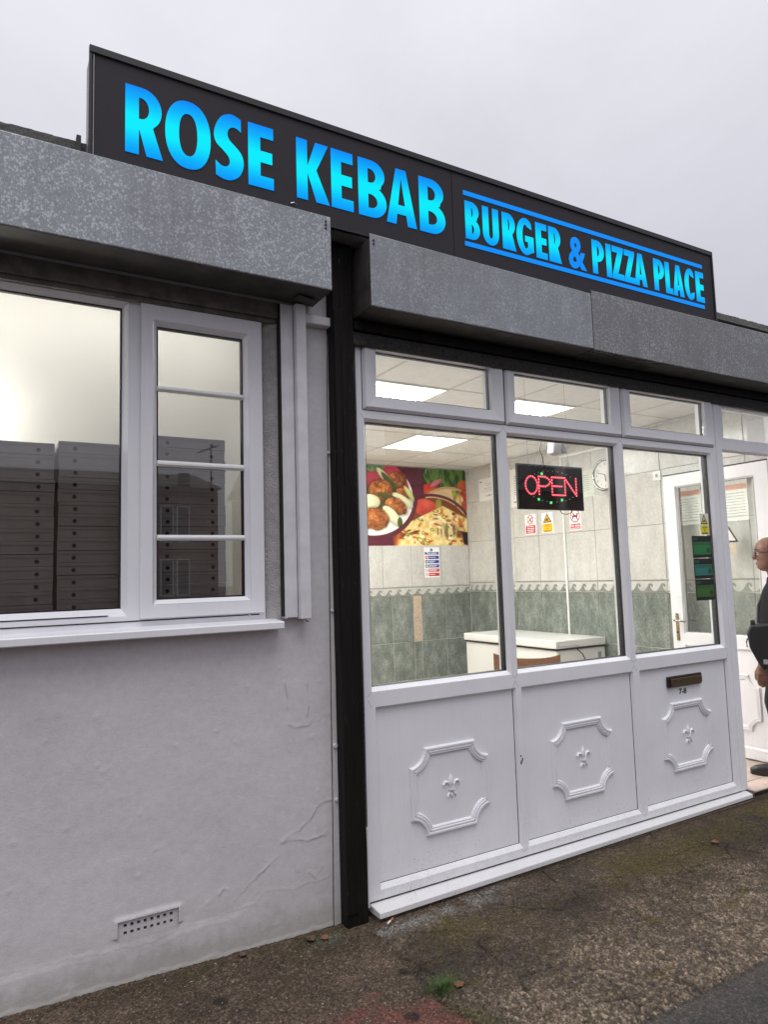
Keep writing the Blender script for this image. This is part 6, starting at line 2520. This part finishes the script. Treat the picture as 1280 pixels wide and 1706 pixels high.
    for sd in (1, -1):
        s0, y_ = legs[sd][-1][0], .10 * sd
        fused('shoe', [T([(s0 - .075, y_, .045, .040), (s0 - .03, y_, .060, .048), (s0 + .03, y_, .052, .046), (s0 + .10, y_ + .004 * sd, .040, .042), (s0 + .165, y_ + .006 * sd, .032, .036), (s0 + .205, y_ + .006 * sd, .024, .020)]),
                       [ering(s0 + .06, y_, .001, .046, .150), ering(s0 + .06, y_, .022, .047, .152)]], .006, M['shoe'], root, 2)
    # short hair round the back and sides
    m = MB()
    rows = [p for p in prof if .075 <= p[0] <= .215]
    n = 17
    for i, (z, fr_, bk, w) in enumerate(rows):
        c, b = (fr_ + bk) / 2, (fr_ - bk) / 2
        for k in range(n):
            t = R(172 + 196 * k / (n - 1)) if z > .12 else R(196 + 148 * k / (n - 1))
            m.v.append(tuple(P(hs + c + (b + .004) * math.sin(t), math.cos(t) * (w + .004), zc + z)))
    for i in range(len(rows) - 1):
        for k in range(n - 1):
            m.f.append((i * n + k, i * n + k + 1, (i + 1) * n + k + 1, (i + 1) * n + k))
    m.mi = [0] * len(m.f)
    m.build('hair', M['hair'], root, smooth=True)
    for s in (1, -1):
        m = MB()
        c = P(hs + .070, s * .031, zc + .117)
        for i in range(7):
            for k in range(10):
                a, b = math.pi * i / 6, 2 * math.pi * k / 10
                m.v.append(tuple(c + (f * math.cos(a) + l_ * math.sin(a) * math.cos(b) + Vector((0, 0, 1)) * math.sin(a) * math.sin(b)) * .0125))
        for i in range(6):
            for k in range(10):
                m.f.append((i * 10 + k, i * 10 + (k + 1) % 10, (i + 1) * 10 + (k + 1) % 10, (i + 1) * 10 + k))
                m.mi.append(1 if i == 0 else 0)
        m.build('eye', None, root, smooth=True, mats=[M['white_print'], M['ink']])
    m = MB()
    for s in (1, -1):
        m.tube([P(hs + .094 - .006 * abs(math.cos(t)), s * .033 + .024 * math.cos(t), zc + .112 + .019 * math.sin(t)) for t in [2 * math.pi * k / 18 for k in range(19)]], .0030, 6)
        m.tube([P(hs + .088, s * .057, zc + .118), P(hs + .06, s * .074, zc + .120), P(hs - .012, s * .082, zc + .128), P(hs - .03, s * .082, zc + .110)], .0030, 6)
    m.tube([P(hs + .096, -.010, zc + .116), P(hs + .101, 0, zc + .120), P(hs + .096, .010, zc + .116)], .002, 6)
    m.build('glasses', M['ink'], root)
    # eyebrows, stubble-dark jaw line and mouth
    for s in (1, -1):
        m = MB()
        m.tube([P(hs + .064, s * .056, zc + .143), P(hs + .087, s * .034, zc + .149), P(hs + .092, s * .014, zc + .146)], [.003, .005, .004], 6)
        m.build('eyebrow', M['hair'], root)
    m = MB()
    m.tube([P(hs + .076, -.024, zc + .0445), P(hs + .0895, 0, zc + .0445), P(hs + .076, .024, zc + .0445)], .0022, 5)
    m.build('mouth_line', M['hair'], root)
    # bag worn at the front of the hip
    bag = thing('waist_bag', P(.06, .12, .76), 'black nylon bag with strap worn at the hip of the man', 'bag')
    fr = Frame(P(.045, .12, .0), f, (0, 0, 1), l_)
    fused('bag_body', [[[fr.p(a, b, h) for a, b in ((-.12, .90), (-.06, .80), (.0, .745), (.035, .80), (.078, .90), (.088, .99), (.06, 1.05), (-.05, 1.06), (-.12, 1.0))] for h in (-.02, .0, .06, .12, .15)]], .008, M['bag'], bag, 1)
    m = MB()
    fr.rect(m, .030, .062, 1.00, 1.085, .03, .09)
    m.build('radio_pouch', M['bag'], bag, bevel=.008)
    m = MB()
    fr.rect(m, -.03, .0, .79, .822, .152, .156)
    m.build('patch', M['grey_plastic'], bag)
    m = MB()
    m.tube([fr.p(.086, .955, .06), fr.p(.094, .93, .06), fr.p(.092, .895, .06)], .005, 6)
    m.build('zip_pull', M['bag'], bag)
    m = MB()
    m.tube([P(.055, .05, 1.04), P(.042, .02, 1.18), P(-.01, -.03, 1.30), P(-.06, -.09, 1.375)], .012, 6)
    m.build('strap', M['bag'], bag)


build_man()


# ------------------------------------------------------------------ weeds, litter, stones
def scatter():
    rnd = random.Random(21)
    m = MB()

    def blade(x, y, ln, a, lean, w):
        z = gz(x, y) - .003
        d = Vector((math.cos(a), math.sin(a), 0))
        s = Vector((-d.y, d.x, 0)) * w / 2
        pts = []
        for k in range(5):
            t = k / 4
            p = Vector((x, y, z)) + d * (lean * ln * t * t) + Vector((0, 0, ln * t * (1 - .45 * lean * t)))
            pts.append((p - s * (1 - t * .92), p + s * (1 - t * .92)))
        for (a0, a1), (b0, b1) in zip(pts[:-1], pts[1:]):
            m.add([a0, a1, b1, b0], [(0, 1, 2, 3)])
    for k in range(340):
        r = abs(rnd.gauss(0, .032))
        t = rnd.uniform(0, 6.28)
        blade(-.052 + r * 1.5 * math.cos(t), -.615 + r * math.sin(t), rnd.uniform(.020, .058), t + rnd.gauss(0, .7), rnd.uniform(.3, 1.3), rnd.uniform(.0014, .003))
    g = thing('grass_tuft', (-.052, -.615, gz(-.052, -.615)), 'small green tuft of grass growing from the pavement crack', 'grass')
    m.build('blades', M['grass'], g)
    m = MB()
    for k in range(300):
        t = rnd.random()
        x, y = -.075 + .06 * t + rnd.gauss(0, .014), -.70 - .20 * t + rnd.gauss(0, .014)
        blade(x, y, rnd.uniform(.010, .028), rnd.uniform(0, 6.28), rnd.uniform(.5, 1.4), rnd.uniform(.0015, .0035))
    tag(m.build('low_weeds', plain('dull_weeds', (0.10, 0.10, 0.03), .9, var=.6, scale=60), None), kind='stuff')
    # leaves
    def leaf(x, y, s, a, label, mat):
        z = gz(x, y) + .005
        root = thing('fallen_leaf', (x, y, z), label, 'leaf')
        m = MB()
        n = 9
        for i in range(n):
            u = i / (n - 1)
            w = math.sin(math.pi * u ** .8) * .42 * (1 + .25 * math.sin(u * 19))
            for k in (-1, 0, 1):
                px, py = (u - .5) * s, k * w * s
                c, s_ = math.cos(a), math.sin(a)
                m.v.append((x + px * c - py * s_, y + px * s_ + py * c, z + .18 * s * (abs(k) * .8 + (u - .4) ** 2 * 1.5)))
        for i in range(n - 1):
            for k in range(2):
                m.f.append((3 * i + k, 3 * i + k + 1, 3 * i + k + 4, 3 * i + k + 3))
        m.mi = [0] * len(m.f)
        m.build('blade', mat, root, smooth=True)
        m = MB()
        c, s_ = math.cos(a), math.sin(a)
        m.tube([(x - .5 * s * c, y - .5 * s * s_, z + .04 * s), (x - .8 * s * c, y - .8 * s * s_, z + .01 * s)], .0012, 5)
        m.build('stalk', mat, root)
    leaf(.012, -.640, .048, -.7, 'curled orange brown leaf lying beside the grass tuft', M['leaf_brown'])
    leaf(1.96, -.36, .045, .6, 'small brown leaf lying on the mossy concrete near the doorway', M['leaf_brown'])
    leaf(-.325, -.045, .05, .2, 'brown dead leaf at the foot of the grey wall beside the post', M['debris'])
    leaf(-.27, -.062, .042, 1.2, 'dark brown leaf just left of the black post foot', M['leaf_brown'])
    leaf(-.62, -.015, .040, 2.2, 'withered leaf against the foot of the grey wall', M['debris'])
    leaf(-.21, -.80, .03, 2.7, 'yellowish leaf scrap on the red tarmac', plain('yellow_leaf', (.35, .22, .09), .8, var=.3))
    # cigarette end
    c = thing('cigarette_end', (.035, -.098, gz(.035, -.098)), 'orange tipped cigarette end below the threshold corner', 'cigarette end')
    m = MB()
    z = gz(.035, -.10) + .006
    m.tube([(.010, -.112, z), (.030, -.100, z + .001)], .0042, 8)
    m.build('paper_stub', M['paper'], c)
    m = MB()
    m.tube([(.0305, -.0997, z + .001), (.052, -.087, z + .002)], .0043, 8)
    m.build('filter', plain('cork_tip', (.42, .20, .09), .8), c)
    # loose stones and leaf litter
    def bits(name, n, fn, mat, lo, hi, flat, zf=None):
        vs_, fs_ = [], []
        base = [(1, 0, 0), (-1, 0, 0), (0, 1, 0), (0, -1, 0), (0, 0, 1), (0, 0, -1)]
        ff = [(0, 2, 4), (2, 1, 4), (1, 3, 4), (3, 0, 4), (2, 0, 5), (1, 2, 5), (3, 1, 5), (0, 3, 5)]
        for k in range(n):
            x, y = fn()
            if not (-1.7 < x < 3.3 and -1.7 < y < .02):
                continue
            s = rnd.uniform(lo, hi)
            q = Quaternion((rnd.uniform(-.3, .3), rnd.uniform(-.3, .3), 1), rnd.uniform(0, 6.28))
            b = len(vs_)
            z = zf(x, y) if zf else gz(x, y)
            for p in base:
                v = q @ (Vector(p) * s * rnd.uniform(.6, 1.25))
                vs_.append((x + v.x, y + v.y, z + v.z * flat + s * flat * .4))
            fs_ += [tuple(b + i for i in t) for t in ff]
        mm = MB()
        mm.add(vs_, fs_)
        tag(mm.build(name, mat), kind='stuff')
    bits('gravel', 520, lambda: (rnd.uniform(-1.5, -.1) if rnd.random() < .7 else rnd.uniform(-.1, 3), -abs(rnd.gauss(0, .6)) - .02), M['pebble'], .001, .0036, .7)
    bits('dark_gravel', 900, lambda: (rnd.uniform(-1.5, 3), -abs(rnd.gauss(0, .5)) - .01), M['debris'], .001, .004, .7)
    bits('leaf_litter', 700, lambda: (rnd.uniform(-1.6, -.15), .012 - abs(rnd.gauss(0, .022))), M['debris'], .0015, .007, .35)
    bits('threshold_litter', 1300, lambda: (rnd.uniform(-.12, 2.8), -.084 + .011 * 0 - abs(rnd.gauss(0, .026))), M['debris'], .0015, .0085, .4)
    bits('post_litter', 160, lambda: (rnd.gauss(-.03, .07), -.075 - abs(rnd.gauss(0, .03))), M['debris'], .002, .008, .5)
    bits('sill_litter', 130, lambda: (rnd.random() ** 1.5 * 2.75, rnd.uniform(-.055, -.004)), M['debris'], .001, .0042, .35, lambda x, y: -.0125 - y * -.08 + .0005)
    # twig by the threshold
    tw = thing('twig', (1.1, -.11, -.04), 'thin dry twig lying along the threshold', 'twig')
    m = MB()
    m.tube([(x, y, gz(x, y) + .006) for x, y in ((.98, -.125), (1.05, -.118), (1.12, -.122), (1.2, -.108))], .0018, 5)
    m.build('stem', M['debris'], tw)


scatter()


# ------------------------------------------------------------------ across the road (seen only as reflections)
def build_opposite():
    root = thing('house', (-3, -24, 0), 'brick house across the road, reflected in the left window', 'house')
    m = MB()
    m.box(-16, 5.9, -30, -22, -.2, 4.85)
    m.build('wall', M['brick_far'], root)
    m = MB()
    m.hexa([(-16.3, -30.3, 4.86), (6.0, -30.3, 4.86), (6.0, -21.7, 4.86), (-16.3, -21.7, 4.86), (-16.3, -26.4, 5.9), (6.0, -26.4, 5.9), (6.0, -25.6, 5.9), (-16.3, -25.6, 5.9)])
    rf = m.build('roof', M['roof_far'], root)
    m = MB()
    m.tube([(4.6, -21.8, 4.9), (4.6, -21.8, 5.35)], .22, 10)
    m.build('chimney_pot', M['roof_far'], rf)
    m = MB()
    m.tube([(5.6, -21.8, 4.9), (5.6, -21.8, 6.5)], .03, 6)
    for k in range(4):
        m.tube([(5.2 + .2 * k, -22.1, 6.2 + .08 * k), (5.2 + .2 * k, -21.5, 6.2 + .08 * k)], .02, 5)
    m.tube([(5.1, -21.8, 6.15), (5.9, -21.8, 6.5)], .02, 5)
    m.build('aerial', M['ink'], rf)
    for x in (4.05, 4.62, -1.5, -5.5, -10):
        for z in (2.9, 1.0):
            m = MB()
            m.box(x - .23, x + .23, -21.995, -21.95, z, z + 1.3)
            w = m.build('window', M['upvc'], root)
            m = MB()
            m.box(x - .19, x + .19, -21.949, -21.94, z + .04, z + 1.26)
            m.build('pane', M['rubber'], w)
    ch = thing('terrace', (14, -26, 0), 'brick terrace with tall chimney reflected in the first shop pane', 'house')
    m = MB()
    m.box(9, 40, -30, -22.5, -.2, 5.4)
    m.build('wall', M['brick_far'], ch)
    m = MB()
    m.hexa([(8.8, -30.3, 5.41), (40, -30.3, 5.41), (40, -22.2, 5.41), (8.8, -22.2, 5.41), (8.8, -26.6, 7.4), (40, -26.6, 7.4), (40, -26, 7.4), (8.8, -26, 7.4)])
    rf = m.build('roof', M['roof_far'], ch)
    m = MB()
    m.box(14.4, 15.5, -24.2, -23.2, 5.6, 8.8)
    m.build('chimney', M['brick_far'], rf)
    # bare tree
    t = thing('bare_tree', (18.5, -24, 0), 'leafless winter tree reflected in the first shop pane', 'tree')
    m = MB()
    rnd = random.Random(3)

    def branch(p, d, ln, r, depth):
        q = p + d * ln
        m.tube([p, (p + q) / 2 + Vector((rnd.uniform(-.1, .1), rnd.uniform(-.1, .1), 0)) * ln * .4, q], [r, r * .8, r * .6], 5, cap=False)
        if depth == 0:
            return
        for k in range(3):
            nd = (d + Vector((rnd.gauss(0, .45), rnd.gauss(0, .45), rnd.gauss(.1, .25)))).normalized()
            branch(q, nd, ln * rnd.uniform(.62, .82), r * .58, depth - 1)
    branch(Vector((18.2, -21, -.16)), Vector((0, 0, 1)), 2.9, .16, 6)
    m.build('trunk', M['bark'], t)


build_opposite()
